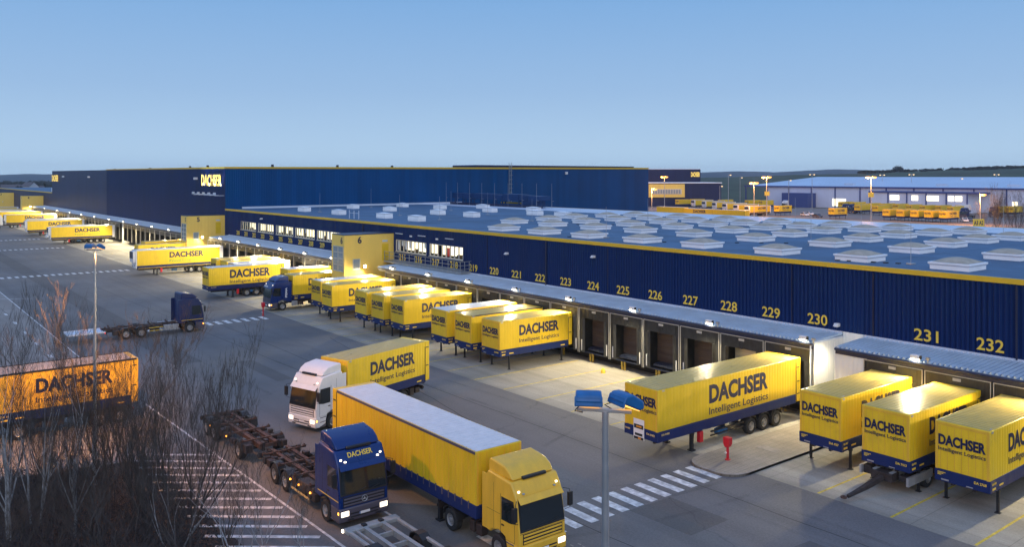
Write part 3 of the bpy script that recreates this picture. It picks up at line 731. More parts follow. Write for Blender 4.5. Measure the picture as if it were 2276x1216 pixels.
# paved island with kerb, between two docks
isl = [(-30.28, 48.4), (-30.28, 37.6)]
for k in range(7): a = R(180 + 15*k); isl.append((-29.0 + 1.28*math.cos(a), 36.9 + 1.3*math.sin(a)))
for k in range(1, 7): a = R(270 + 15*k); isl.append((-28.15 + 1.28*math.cos(a), 36.9 + 1.3*math.sin(a)))
isl += [(-26.87, 48.4)]
MB().prism(isl, 'z', 0, .12).build('traffic_island', M['pavers']); tag(bpy.data.objects['traffic_island'], kind='structure')
kb = MB(); cx_, cy_ = -28.5, 42
inner = [(p[0] + (.16 if p[0] < cx_ else -.16) * (0 if abs(p[0]+28.575) < .3 else 1), p[1] + (.14 if p[1] < 36.9 else 0)) for p in isl]
for i in range(1, len(isl) - 1):
    a, b, c, d = isl[i], isl[i+1], inner[i+1], inner[i]
    kb.add([(a[0], a[1], 0), (b[0], b[1], 0), (b[0], b[1], .135), (a[0], a[1], .135), (c[0], c[1], .135), (d[0], d[1], .135)], [(0,1,2,3), (3,2,4,5)])
tag(kb.build('kerb', M['kerb']), kind='structure')
mp_ = MB().box(-29.15, -27.95, 40.7, 41.5, .121, .130); tag(mp_.build('cover_slab', M['kerb']), kind='structure')
dr = MB()                                                   # drain joint lines across the asphalt
for k in range(46):
    dr.rect(-26.5 + .30*k, -26.28 + .30*k, 23.9 - .02*k, 23.98 - .02*k, .0145).rect(-26.4 + .30*k, -26.2 + .30*k, 24.25 - .02*k, 24.32 - .02*k, .0145)
tag(dr.build('drain_joint', M['kerb']), kind='structure')

sm = MB()
for (x0, y0, x1, y1) in ((-60, 33.6, 10, 33.9), (-140, 30.4, -62, 30.2), (-34, 25.4, 8, 27.6), (-75, 36.2, -44, 31.0), (-130, 26.5, -50, 28.4)):
    d = Vector((x1 - x0, y1 - y0, 0)).normalized(); n_ = Vector((-d.y, d.x, 0))*.028; k_ = 26; rnd = random.Random(int(x0)); pr = None
    for i in range(k_ + 1):
        p = Vector((x0 + (x1 - x0)*i/k_, y0 + (y1 - y0)*i/k_ + rnd.uniform(-.05, .05), .0085))
        if pr is not None: sm.quad(pr - n_, p - n_, p + n_, pr + n_)
        pr = p
tag(sm.build('paving_seams', M['seam']), kind='structure')
tm = MB(); rnd = random.Random(5)
for i in range(46):
    cx, cy, rad = rnd.uniform(-150, -8), rnd.uniform(14, 44), rnd.uniform(12, 40); a0 = rnd.uniform(0, 6.28); sw = rnd.uniform(.25, .7)
    if i % 2: cx, cy, rad, a0, sw = rnd.uniform(-140, -10), rnd.uniform(-260, -230), rnd.uniform(250, 280), R(90) + rnd.uniform(-.03, .03), rnd.uniform(.03, .09)
    for off in (0, 2.0):
        for j in range(24):
            q = []
            for aa in (a0 + sw*j/24, a0 + sw*(j + 1)/24):
                for rr_ in (rad + off, rad + off + .28): q.append((cx + rr_*math.cos(aa), cy + rr_*math.sin(aa)))
            if all(13.2 < y < 37.2 for _, y in q): tm.quad(*[(x, y, .0118 + .00003*i) for x, y in (q[0], q[1], q[3], q[2])])
tag(tm.build('tyre_marks', M['tyre_mark']), kind='structure')
for i, (x0, x1, y0, y1) in enumerate(((-27.5, -23.9, 28.6, 31.4), (-70, -61.5, 25.2, 26.6), (-20.5, -12, 31.2, 32.4), (-102, -98, 30, 34))):
    sheet('asphalt_repair', [(x0, y0), (x1, y0 + .1), (x1 - .05, y1), (x0 + .1, y1 - .05)], .0075, M['asphalt_dark'])

# far hills
def ridge(name, m, r0, r1, prof, seed):
    rnd = random.Random(seed); mb = MB(); pxs = list(range(-500, 2801, 15)); nr = 7
    def h(px, r):
        for (a, ha), (b, hb) in zip(prof, prof[1:]):
            if a <= px <= b: return ha + (hb - ha) * (px - a) / (b - a)
        return prof[-1][1]
    for j in range(nr):
        t = j / (nr - 1); D = r0 + (r1 - r0) * t; s = math.sin(math.pi/2 * min(1, t*1.25)) ** 1.5
        for px in pxs:
            x, y = at_range(px, D); z = max(-1, h(px, D) * s * (1 + .02*math.sin(px*.021 + seed) + (rnd.uniform(-.008, .03) if t > .6 else 0)))
            mb.v.append((x, y, z - .5))
    n = len(pxs)
    mb.f = [(j*n+i, j*n+i+1, (j+1)*n+i+1, (j+1)*n+i) for j in range(nr - 1) for i in range(n - 1)]
    return tag(mb.build(name, m, smooth=True), kind='structure')
ridge('field_slope', M['field'], 560, 1100, [(-500, 0), (1380, 0), (1560, 14), (1900, 19), (2276, 26), (2800, 34)], 2)
ridge('hills', M['farhill'], 2200, 3400, [(-500, 22), (0, 21), (60, 24), (118, 22), (300, 20), (1200, 26), (1560, 30), (1640, 34), (1720, 31), (1850, 42), (1960, 36), (2276, 34), (2800, 34)], 5)

# ================================================================== WAREHOUSE
wh = tag(empty('warehouse', (-70, 52, 0)), 'long low navy warehouse with yellow roof edge and numbered dock wall', 'warehouse')
def own(o, root):
    o.parent = root; o.matrix_parent_inverse = Matrix.Translation(root.location).inverted(); return o
bpy.context.view_layer.update()
def wpart(mb, name, m, root=None, **k): return own(mb.build(name, m, **k), root or wh)
WX0, WX1, WYB = -150.0, 12.0, 104.0
wins = [(-142.2, -135.3), (-134.3, -127.9), (-126.8, -120.2), (-119.4, -112.7), (-111.8, -104.5), (-89.35, -82.5), (-81.7, -75.0)]
WZ0, WZ1 = 6.58, 7.97
w = MB().box(WX0, WX1, WALL_Y, WALL_Y + .25, 0, WZ0).box(WX0, WX1, WALL_Y, WALL_Y + .25, WZ1, 9.62)
xs = [WX0] + [v for p in wins for v in p] + [WX1]
for a, b in zip(xs[0::2], xs[1::2]): w.box(a, b, WALL_Y, WALL_Y + .25, WZ0, WZ1)
w.box(WX1 - .25, WX1, WALL_Y + .25, WYB, 0, 9.5).box(WX0, WX1 - .25, WYB - .25, WYB, 0, 9.5)
wpart(w, 'wall', M['wall'])
rb = MB(); x = WX0 + .2
while x < WX1 - .2:
    inw = any(a - .12 < x < b + .12 for a, b in wins)
    for z0_, z1_ in (((4.9, WZ0 - .1), (WZ1 + .05, 9.58)) if inw else ((4.9, 9.58),)):
        rb.add([(x - .075, 52.0, z0_), (x - .035, 51.955, z0_), (x + .035, 51.955, z0_), (x + .075, 52.0, z0_), (x - .075, 52.0, z1_), (x - .035, 51.955, z1_), (x + .035, 51.955, z1_), (x + .075, 52.0, z1_)], [(0,1,5,4), (1,2,6,5), (2,3,7,6)])
    x += .30
wpart(rb, 'wall_ribs', M['wall_plain'])
for x in (-142, -124, -106, -70.5, -52.6, -34.2, -28.2, -16.5): wpart(MB().box(x, x + .05, 51.93, 51.99, 5.3, 9.46), 'panel_joint', M['fascia'])
for x in (-97.8, -60.9, -19.6): wpart(MB().tube([(x, 51.88, 5.3), (x, 51.88, 9.5)], .06, 8), 'downpipe', M['fascia'])
rf = MB().box(WX0, WX1 - .05, WALL_Y + .1, WYB - .1, 9.5, ROOF_Z)
for x in range(-140, 10, 10): rf.box(x, x + .05, WALL_Y + 2, WYB - 1, ROOF_Z, ROOF_Z + .012)
roof = wpart(rf, 'roof', M['roof_felt'])
e = MB().box(WX0, WX1, WALL_Y - .10, WALL_Y + .12, 9.60, ROOF_Z + .08).box(WX0, WX1, WYB - .1, WYB + .1, 9.5, ROOF_Z + .03)
wpart(e, 'eave_trim', M['eave'])
wpart(MB().box(WX0, WX1, 93.2, WYB - .12, ROOF_Z - .02, ROOF_Z + .008).box(WX0, WX0 + .3, WALL_Y + 3, WYB - .5, ROOF_Z, ROOF_Z + .35), 'parapet_flashing', M['flash'])
# windows with lit rooms behind
rr = random.Random(4)
for i, (a, b) in enumerate(wins):
    n = 8 if i in (5, 6) else 7
    f = MB().box(a, b, WALL_Y - .03, WALL_Y + .12, WZ0 - .06, WZ0 + .05).box(a, b, WALL_Y - .03, WALL_Y + .12, WZ1 - .05, WZ1 + .03).box(a - .1, b + .1, WALL_Y - .14, WALL_Y - .03, WZ0 - .08, WZ0 - .02)
    for k in range(n + 1): x = a + (b - a)*k/n; f.box(x - .05, x + .05, WALL_Y - .03, WALL_Y + .10, WZ0 + .05, WZ1 - .05)
    fo = wpart(f, 'window', M['frame'])
    rm = MB().box(a + .05, b - .05, WALL_Y + 1.6, WALL_Y + 1.7, WZ0 + .05, WZ1 - .02)
    def sub(mb, name, m):
        o = mb.build(name, m); o.parent = fo; o.matrix_parent_inverse = fo.matrix_world.inverted(); return o
    sub(rm, 'lit_room', M['room' if i > 4 else 'room_dim'])
    for k in range(n):
        x = a + (b - a)*(k + .5)/n
        if rr.random() < .3: q = rr.uniform(.15, .3); sub(MB().box(x - q, x + q*rr.random(), WALL_Y + .8, WALL_Y + 1.2, WZ0 + .05, WZ0 + rr.uniform(.3, .95)), 'furniture', M['brown_int'])
        if rr.random() < .25: sub(MB().box(x - .38, x + rr.uniform(-.1, .38), WALL_Y + .22, WALL_Y + .24, WZ0 + rr.uniform(.1, .8), WZ1 - .05), 'blind', M['stripe'])
    if i == 6: sub(MB().box(-79.25, -78.75, WALL_Y + .5, WALL_Y + .8, WZ0 + .1, WZ1 - .35), 'red_jacket', M['red'])
# numbers above the docks
for n in list(range(200, 211)) + list(range(215, 234)):
    t = MB(); put_text(t, str(n), (lane(n) - .75 + (.35 if n > 230 else 0), WALL_Y - .055, 5.57), XP, ZP, 1.5, .74, .014)
    wpart(t, 'dock_number', M['text_yellow'])
# facade fittings
for x, z in ((-67.0, 7.9), (-132.5, 8.8), (-30.65, 5.75), (-54.3, 8.55)):
    wpart(MB().box(x - .16, x + .16, WALL_Y - .3, WALL_Y - .01, z - .1, z + .12).prism([(WALL_Y - .5, z - .05), (WALL_Y - .3, z + .1), (WALL_Y - .3, z - .15)], 'x', x - .12, x + .12), 'wall_lamp', M['white'], bevel=.02)
for x in (-88.6, -83.4, -77.6): wpart(MB().box(x - .8, x + .8, WALL_Y - .12, WALL_Y - .01, 8.72, 8.80), 'light_strip', M['flash'])
for x in (-85.8, -80.1): wpart(MB().box(x - .2, x + .2, WALL_Y - .15, WALL_Y - .01, 8.5, 8.68), 'sensor_box', M['white'])
# outside walkway with railing in front of the office windows
wk = MB().box(-89.9, -73.4, 50.55, 51.99, 5.28, 5.46)
wpart(wk, 'walkway_floor', M['grey_steel'])
rl = MB()
for x in [-89.8 + 1.165*k for k in range(15)]: rl.box(x - .025, x + .025, 50.57, 50.62, 5.46, 6.58)
for z in (5.75, 6.15, 6.56): rl.box(-89.9, -73.4, 50.58, 50.62, z, z + .05)
for y in (51.1, 51.7): rl.box(-73.46, -73.41, y, y + .05, 5.46, 6.58)
for z in (5.75, 6.15, 6.56): rl.box(-73.46, -73.42, 50.6, 51.99, z, z + .05)
wpart(rl, 'walkway_railing', M['grey_steel'])
# skylights: glazed domes and older upstands, at their measured spots
def skylight(x, y, dome=True):
    w_, l_, h_ = (2.6, 2.6, .46) if dome else (2.6, 1.25, .72)
    c = MB()
    def ring(k, z): return [(-w_ + k, k, z), (-k, k, z), (-k, l_ - k, z), (-w_ + k, l_ - k, z)]
    lv = [(.09, 0), (.09, h_*.55), (.0, h_*.78), (.0, h_)] if dome else [(.03, 0), (.0, h_*.3), (.03, h_*.85), (-.03, h_)]
    vs = [p for k, z in lv for p in ring(k, z)]
    c.add(vs, [(4*j+i, 4*j+(i+1) % 4, 4*j+4+(i+1) % 4, 4*j+4+i) for j in range(3) for i in range(4)] + [(12, 13, 14, 15)])
    o = c.build('skylight', M['skyl_white'], None); o.location = (x, y, ROOF_Z)
    d = MB(); n = 8; hh = .30 if dome else .10
    for j in range(n + 1):
        for i in range(n + 1):
            u, v = i/n*2 - 1, j/n*2 - 1
            d.v.append((-w_/2 + u*(w_/2 - .16), l_/2 + v*(l_/2 - .16), h_ + .01 + hh * ((1 - u*u)*(1 - v*v))**.7))
    d.f = [(j*(n+1)+i, j*(n+1)+i+1, (j+1)*(n+1)+i+1, (j+1)*(n+1)+i) for j in range(n) for i in range(n)]
    q = d.build('dome', M['skyl_dome' if dome else 'skyl_white'], o, smooth=True)
    return o
def sky_copy(src, x, y):
    o = src.copy(); col.objects.link(o); o.location = (x, y, ROOF_Z); o.parent = None
    for ch in src.children: c = ch.copy(); col.objects.link(c); c.parent = o
    return o
sA = skylight(-23.1, 54.15); sB = skylight(-130.4, 58.3, False)
rows = [(54.35, [-71.1, -64.26, -57.56, -50.59, -43.84, -36.56, -29.83]), (63.7, [-81.1, -73.74, -66.41, -59.59, -52.43, -45.2, -37.75, -30.78, -23.79]),
        (71.2, [-83.17, -75.98, -68.24, -61.01, -53.57, -46.59, -38.9, -31.55]), (78.0, [-85.49, -77.15, -69.18, -61.4, -54.14, -47.04, -39.13, -31.77]),
        (83.5, [-84.6, -76.61, -68.67, -61.0, -53.2, -45.66, -38.29, -31.12]), (88.4, [-83.8, -75.6, -67.6, -59.8, -51.86, -44.61, -37.09])]
skl = [sA, sB]
for y, xs_ in rows:
    for x in xs_: skl.append(sky_copy(sA, x, y))
for x, y in ((-116.6, 57.8), (-136.7, 70.6), (-102.4, 57.8), (-122.6, 70.2), (-138.2, 81.9), (-93.1, 57.4), (-107.1, 69.8), (-125.0, 81.9), (-97.5, 69.4), (-109.1, 81.3), (-122., 89.3), (-96.5, 80.5), (-106.5, 88.5), (-89.5, 80.)):
    skl.append(sky_copy(sB, x, y))
for o in skl: own(o, wh)
# lightning rods on the roof
for x, y, h_ in ((-128, 60, 3.2), (-109, 64, 3.2), (-95, 62, 3.2), (-103, 76, 3.4), (-85, 70, 3.0), (-70, 76, 3.2), (-57.5, 56.6, 3.), (-41.5, 66, 3.2), (-48, 86, 3.2), (-27.6, 55.8, 3.), (-26.5, 76.5, 3.2), (-36, 92, 3.2), (-62, 95, 3.2), (-119, 80, 3.4), (-140, 76, 3.6)):
    wpart(MB().box(x - .22, x + .22, y - .22, y + .22, ROOF_Z, ROOF_Z + .1).tube([(x, y, ROOF_Z), (x, y, ROOF_Z + h_)], [.022, .012], 5), 'lightning_rod', M['steel'])
bl = MB(); rr = random.Random(9)
for (xa, ya, xb, yb) in ((-57.5, 56.6, -60.6, 54.6), (-27.6, 55.8, -32.0, 54.2), (-41.5, 66, -50.5, 57), (-26.5, 76.5, -24.5, 74), (-70, 76, -78, 66)):
    for k in range(7): x, y = xa + (xb - xa)*k/6, ya + (yb - ya)*k/6; bl.box(x - .13, x + .13, y - .13, y + .13, ROOF_Z, ROOF_Z + .07)
wpart(bl, 'conductor_blocks', M['black'])
sr = MB()
for x in (-106.6, -105.2, -103.8): sr.box(x - .04, x + .04, 54.4, 54.48, ROOF_Z, ROOF_Z + 1.15)
sr.box(-106.6, -103.8, 54.42, 54.46, ROOF_Z + .75, ROOF_Z + .81); wpart(sr, 'roof_railing', M['flash'])
# rooftop plant row along the far roof edge
pl = MB(); lg = MB(); rr = random.Random(12)
x = -147.
while x < -119:
    L_ = rr.uniform(2.5, 5.5); pl.box(x, x + L_ - .15, 99.2, 101.8, 11.0 + rr.uniform(0, .2), 12.15 + rr.uniform(-.15, .2))
    for q in (.4, L_ - .6): lg.box(x + q, x + q + .22, 99.5, 99.7, ROOF_Z, 11.0)
    x += L_
pl.box(-123.5, -119.5, 99.3, 101.7, ROOF_Z + .1, 11.2)
wpart(pl, 'rooftop_plant', M['plant']); wpart(lg, 'plant_supports', M['plant'])
wpart(MB().box(-134, -122, 102.2, 102.4, 10.3, 10.6), 'yellow_gas_pipe', M['eave'])
wpart(MB().box(-147, -117, 98.6, 98.9, ROOF_Z, 10.3), 'plant_plinth', M['fascia'])
for k in range(9): x = -148.5 + 4.3*k; wpart(MB().tube([(x, 98.6, ROOF_Z), (x, 98.6, ROOF_Z + 4.6)], [.03, .018], 5).box(x, x + .6, 98.58, 98.62, 11.2, 11.25), 'lightning_rod', M['steel'])

# ------------------------------------------------------------------ tall high-bay hall behind
hb = tag(empty('high_bay_hall', (-150.1, 52, 0)), 'tall windowless dark blue hall with lit yellow lettering at its corner', 'building')
TX0, TX1, TYB = -321., -150.1, 163.2
b = MB().add([(TX1, 52, 0), (TX1, TYB, 0), (TX1, TYB, 17.75), (TX1, 52, 17.25)], [(0,1,2,3)])
b.add([(TX0, TYB, 0), (TX1, TYB, 0), (TX1, TYB, 17.75), (TX0, TYB, 17.9)], [(0,1,2,3)])
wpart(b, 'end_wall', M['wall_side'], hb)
wpart(MB().add([(-241.5, 52, 0), (TX1, 52, 0), (TX1, 52, 17.25), (-241.5, 52, 17.4)], [(0,1,2,3)]), 'wall', M['wall'], hb)
wpart(MB().add([(TX0, 52, 0), (-241.5, 52, 0), (-241.5, 52, 17.4), (TX0, 52, 17.5), (TX0, TYB, 0), (TX0, TYB, 17.9)], [(0,1,2,3), (0,3,5,4)]), 'older_wall', M['wall_far'], hb)
wpart(MB().add([(TX0, 52, 17.5), (TX1, 52, 17.25), (TX1, TYB, 17.75), (TX0, TYB, 17.9)], [(0,1,2,3)]), 'roof', M['roof_felt'], hb)
wpart(MB().add([(-241.5, 51.9, 17.38), (TX1 + .1, 51.9, 17.12), (TX1 + .1, 51.9, 17.47), (-241.5, 51.9, 17.6), (TX1 + .1, TYB, 17.58), (TX1 + .1, TYB, 17.97), (TX1 - .2, TYB, 17.97), (TX1 - .2, 52.2, 17.47), (-241.5, 52.2, 17.6)],
      [(0,1,2,3), (1,4,5,2), (2,5,6,7), (3,2,7,8)]), 'eave_trim', M['eave'], hb)
wpart(MB().box(-160, -150.4, 108, 158, 17.6, 18.25), 'roof_structure', M['wall_far'], hb)
for x, y in ((-268, 60), (-230, 60), (-190, 58), (-172, 56), (-153, 62), (-152, 75), (-153, 88), (-152, 126), (-152.5, 140)):
    wpart(MB().box(x - .2, x + .2, y - .2, y + .2, 17.4, 17.85).tube([(x, y, 17.85), (x, y, 18.0)], .26, 8), 'roof_ventilator', M['fascia'], hb)
ld = MB(); ly = 117.
for y in (ly - .35, ly + .35): ld.box(-149.9, -149.82, y - .04, y + .04, 9.5, 18.9)
for k in range(30): ld.box(-149.9, -149.84, ly - .35, ly + .35, 9.7 + k*.3, 9.75 + k*.3)
for k in range(8):
    z = 11 + k*1.0; ld.tube([(-149.86, ly - .35, z), (-149.5, ly - .4, z), (-149.15, ly, z), (-149.5, ly + .4, z), (-149.86, ly + .35, z)], .03, 4)
wpart(ld, 'roof_ladder', M['steel'], hb)
t = MB(); put_text(t, 'DACHSER', (-162.6, 51.75, 14.05), XP, ZP, 11.2, 2.05, .03); wpart(t, 'lit_lettering', M['sign_lit'], hb)
t = MB(); put_text(t, 'DACHSER', (-319.8, 51.75, 14.1), XP, ZP, 11.2, 2.05, .03); wpart(t, 'lit_lettering', M['sign_lit'], hb)
br = MB().box(-163.5, -150.2, 50.2, 50.35, 12.35, 12.5)
for k in range(5): br.box(-162.8 + 3*k, -162.65 + 3*k, 50.3, 52, 12.2, 12.3); br.box(-162.9 + 3*k, -162.4 + 3*k, 50.05, 50.4, 12.5, 12.8)
wpart(br, 'sign_lamp_beam', M['flash'], hb)
for k in range(4): lamp('sign_flood', (-161.4 + 3.1*k, 50.6, 12.7), (0, .42, 1), 2400, (.55, .72, 1.), 60, .15)
for x, y, z in ((-166, 51.8, 15.3), (-300, 51.8, 15.6), (-262, 51.8, 15.5)): wpart(MB().box(x - .35, x + .35, y - .4, y + .2, z - .2, z + .25), 'wall_lamp', M['white'], hb)
wpart(MB().box(-149.95, -149.6, 133.8, 134.4, 16.2, 16.8), 'wall_lamp', M['white'], hb)
# wing west of the hall
wg = tag(empty('low_wing', (-338, 52, 0)), 'low navy building wing with yellow edge beyond the tall hall', 'building')
wpart(MB().box(-470, -321.05, 52, 90, 0, 9.9), 'wall', M['wall_far'], wg)
wpart(MB().box(-470, -321.1, 51.85, 52.15, 9.9, 10.25), 'eave_trim', M['eave'], wg)
wpart(MB().box(-470, -321.1, 52.15, 90.1, 9.9, 10.1), 'roof', M['roof_felt'], wg)
wpart(MB().box(-328, -323, 54, 58, 10.25, 12.2).box(-335, -333, 54, 56, 10.25, 11.6), 'roof_vent', M['flash'], wg)

# ------------------------------------------------------------------ stair towers
def tower(x1, digit, label, lit=True, windows=True):
    x0, y0, z1 = x1 - 3.3, 45.3, 8.72
    root = tag(empty('stair_tower', (x1, y0, 0)), label, 'stair tower', 'yellow stair towers between the docks'); bpy.context.view_layer.update()
    wpart(MB().box(x0, x1, y0, WALL_Y - .01, 0, z1), 'wall', M['tower_yellow'], root)
    wpart(MB().box(x0 - .03, x1 + .03, y0 - .03, WALL_Y - .01, z1, z1 + .07), 'roof_edge', M['fascia'], root)
    t = MB(); put_text(t, digit, (x1 - .95, y0 - .012, 7.72), XP, ZP, None, .78, .03); put_text(t, digit, (x1 + .012, y0 + 1.75, 7.72), YP, ZP, None, .80, .03)
    wpart(t, 'tower_number', M['text_navy'], root)
    if windows:
        f = MB()
        for x in (x0 + .45, (x0 + x1)/2 + .06, x1 - .25): f.box(x - .06, x + .06, y0 - .05, y0 + .02, 4.4, 7.4)
        for z in (4.4, 5.15, 5.9, 6.65, 7.35): f.box(x0 + .40, x1 - .2, y0 - .05, y0 + .02, z - .05, z + .05)
        fo = wpart(f, 'stair_window', M['frame'], root)
        g_ = MB().box(x0 + .45, x1 - .25, y0 - .02, y0 + .01, 4.4, 7.35).build('pane', M['glass_sky'], fo)
        s = MB().box(x1 - .01, x1 + .03, y0 + 1.1, y0 + 2.1, 4.55, 5.85); fo = wpart(s, 'window', M['frame'], root)
        g_ = MB().box(x1 + .0, x1 + .04, y0 + 1.2, y0 + 2.0, 4.65, 5.78).build('pane', M['glass_sky'], fo)
        d = MB().box(x1 - .01, x1 + .04, y0 + 5.05, y0 + 5.95, 5.46, 7.5); wpart(d, 'door', M['yellow'], root, bevel=.01)
        wpart(MB().box(x1, x1 + .05, y0 + 5.1, y0 + 5.8, 7.75, 7.95), 'sign_plate', M['hall_roof'], root)
    wpart(MB().box(x1 + .02, x1 + .25, y0 + 2.45, y0 + 2.75, 4.75, 5.1), 'floodlight_housing', M['white'], root, bevel=.03)
    if lit:
        wpart(MB().box(x1 + .25, x1 + .29, y0 + 2.47, y0 + 2.73, 4.77, 5.06), 'floodlight_lens', M['flood'], root)
        lamp('tower_flood', (x1 + .55, y0 + 2.4, 4.9), (.5, -.5, -.9), 900, (1, .86, .5), 165, .15)
    return root
tower(-90.0, '6', 'yellow stair tower numbered 6 with tall glazed front between the docks')
tower(-150.3, '5', 'yellow stair tower numbered 5 at the corner of the tall hall')
tower(-338.0, '4', 'far yellow stair tower numbered 4 beside the low wing', True, False)
tower(at_Y(31, 52.0), '3', 'farthest yellow stair tower, cut by the left edge of the photo', False, False)

# ------------------------------------------------------------------ dock canopies with their shelters
def shelter_proto(far=False, door='door_brown'):
    c = MB().box(-1.70, 1.70, DOCK_Y, DOCK_Y + .06, 3.72, 4.50)
    for s in (-1, 1):
        c.box(*sorted((s*1.70, s*1.22)), DOCK_Y + .02, DOCK_Y + .07, .80, 3.72)
        c.box(*sorted((s*1.78, s*1.70)), DOCK_Y, 51.2, .76, 4.55)
        if not far: c.prism([(s*1.14, DOCK_Y + .02), (s*1.30, DOCK_Y - .12), (s*1.44, DOCK_Y + .02)], 'z', .85, 3.7)
    c.box(-1.78, 1.78, DOCK_Y + .01, 51.2, 4.50, 4.56)
    if not far:
        rr = random.Random(3); x = -1.68
        while x < 1.6: w_ = rr.uniform(.12, .3); c.box(x, x + w_, DOCK_Y - rr.uniform(.01, .03), DOCK_Y, 3.68 + rr.uniform(0, .05), 4.48); x += w_ + rr.uniform(.08, .3)
    root = c.build('dock_shelter', M['rubber'])
    f = MB()
    for s in (-1, 1): f.box(*sorted((s*1.80, s*1.755)), DOCK_Y - .045, DOCK_Y, .74, 4.56)
    f.box(-1.755, 1.755, DOCK_Y - .045, DOCK_Y, 4.52, 4.565)
    if not far: f.box(-.22, .22, DOCK_Y - .05, DOCK_Y - .01, 4.26, 4.42)
    f.build('shelter_frame', M['frame'], root)
    MB().box(-1.45, 1.45, 49.7, 49.8, 1.2, 4.4).build('dock_door', M[door], root)
    if not far:
        l = MB().box(-1.05, 1.05, 49.0, 49.7, 1.08, 1.20).box(-1.0, 1.0, 48.75, 49.0, 1.02, 1.16).box(-1.7, 1.7, 48.75, 48.9, .72, .84); l.build('dock_leveller', M['leveller'], root)
        for s in (-1, 1): MB().box(s*1.5 - .035, s*1.5 + .035, DOCK_Y - .03, DOCK_Y + .03, .95, 1.85).build('guide_mark', M['stripe'], root)
        for s in (-.75, -.45): MB().box(s - .05, s + .05, 48.75, 48.9, .05, .72).build('buffer', M['buffer'], root)
    return root
protoN = shelter_proto(); protoF = shelter_proto(True); protoW = shelter_proto(False, 'door_lit_tone')
used = {}
def canopy(x0, x1, lanes, label, far=False, lit_lane=None, endwall=True, endwall0=False):
    root = tag(empty('dock_canopy', (x1, DOCK_Y, 0)), label, 'dock canopy', 'ribbed canopies over the loading docks'); bpy.context.view_layer.update()
    zf, zb = 5.0, 5.17
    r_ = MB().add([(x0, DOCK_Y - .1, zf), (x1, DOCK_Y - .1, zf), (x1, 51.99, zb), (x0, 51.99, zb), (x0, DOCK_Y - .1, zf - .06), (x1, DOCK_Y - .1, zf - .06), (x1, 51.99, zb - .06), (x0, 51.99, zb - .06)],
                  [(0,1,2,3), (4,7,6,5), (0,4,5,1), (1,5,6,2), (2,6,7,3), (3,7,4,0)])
    x = x0 + .1; st = .30 if not far else .6; hh = .12; rb_ = MB()
    while x < x1 - .1:
        rb_.add([(x, DOCK_Y - .1, zf), (x + .04, DOCK_Y - .1, zf + hh), (x + .10, DOCK_Y - .1, zf + hh), (x + .14, DOCK_Y - .1, zf),
                (x, 51.9, zb), (x + .04, 51.9, zb + hh), (x + .10, 51.9, zb + hh), (x + .14, 51.9, zb)], [(0,1,5,4), (1,2,6,5), (2,3,7,6), (0,3,2,1), (4,5,6,7)]); x += st
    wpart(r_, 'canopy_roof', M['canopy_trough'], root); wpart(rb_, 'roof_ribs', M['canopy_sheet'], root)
    wpart(MB().box(x0, x1, DOCK_Y - .06, DOCK_Y + .02, 4.60, 4.93).tube([(x0, DOCK_Y - .14, 4.9), (x1, DOCK_Y - .14, 4.9)], .075, 8), 'fascia_gutter', M['fascia'], root)
    wpart(MB().box(x0, x1, 51.86, 51.99, zb, zb + .19), 'wall_flashing', M['flash'], root)
    wpart(MB().box(x0, x1, 49.9, 50.0, 0, .8).box(x0, x1, 51.15, 51.25, 0.8, 4.6).box(x0, x1, DOCK_Y + .05, 51.2, 4.57, 4.62).box(x0, x1, 48.8, 51.2, .74, .80), 'dock_base', M['pit'], root)
    if endwall: wpart(MB().box(x1, x1 + .06, DOCK_Y - .02, 51.99, .02, zf + .02), 'end_wall', M['white_panel'], root)
    if endwall0: wpart(MB().box(x0 - .06, x0, DOCK_Y - .02, 51.99, .02, zf), 'end_wall', M['white_panel'], root)
    pr = MB().box(x1 - .02, x1 + .10, DOCK_Y - .1, 51.99, zf - .02, zf + .09).tube([(x1 - .15, DOCK_Y - .13, 4.85), (x1 - .15, DOCK_Y - .13, .1)], .05, 6) if not far else MB().box(x1 - .02, x1 + .10, DOCK_Y - .1, 51.99, zf - .02, zf + .09)
    wpart(pr, 'roof_end_trim', M['flash'], root)
    for n in lanes:
        p = protoF if far else (protoW if n == lit_lane else protoN)
        if p.name not in used: o = p; used[p.name] = 1
        else:
            o = p.copy(); col.objects.link(o)
            for ch in p.children: c = ch.copy(); col.objects.link(c); c.parent = o
        o.location = (lane(n), 0, 0); own(o, root)
    return root
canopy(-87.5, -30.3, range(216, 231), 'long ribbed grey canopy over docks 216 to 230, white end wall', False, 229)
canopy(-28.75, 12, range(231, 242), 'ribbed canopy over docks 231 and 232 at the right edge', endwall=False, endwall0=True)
wpart(MB().box(-30.24, -28.81, 51.9, 51.99, 0.1, 5.35), 'wall_panel', M['white_panel'])
wpart(MB().box(-28.81, -26.72, DOCK_Y + .0, DOCK_Y + .08, .1, 4.93), 'dock_side_panel', M['white_panel'])
wpart(MB().box(-28.95, -28.815, 48.9, 49.2, 4.45, 4.65), 'gap_lamp', M['flood'])
lamp('gap_lamp', (-29.15, 48.9, 4.4), (-.6, -.2, -.8), 260, (1, .90, .66), 170, .1)
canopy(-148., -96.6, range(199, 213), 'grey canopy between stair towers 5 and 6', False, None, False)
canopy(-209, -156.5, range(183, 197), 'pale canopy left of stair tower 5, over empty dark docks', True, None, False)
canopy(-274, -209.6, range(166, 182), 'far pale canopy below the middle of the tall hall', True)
canopy(-336, -274.6, range(149, 165), 'farthest pale canopy beside stair tower 4', True)

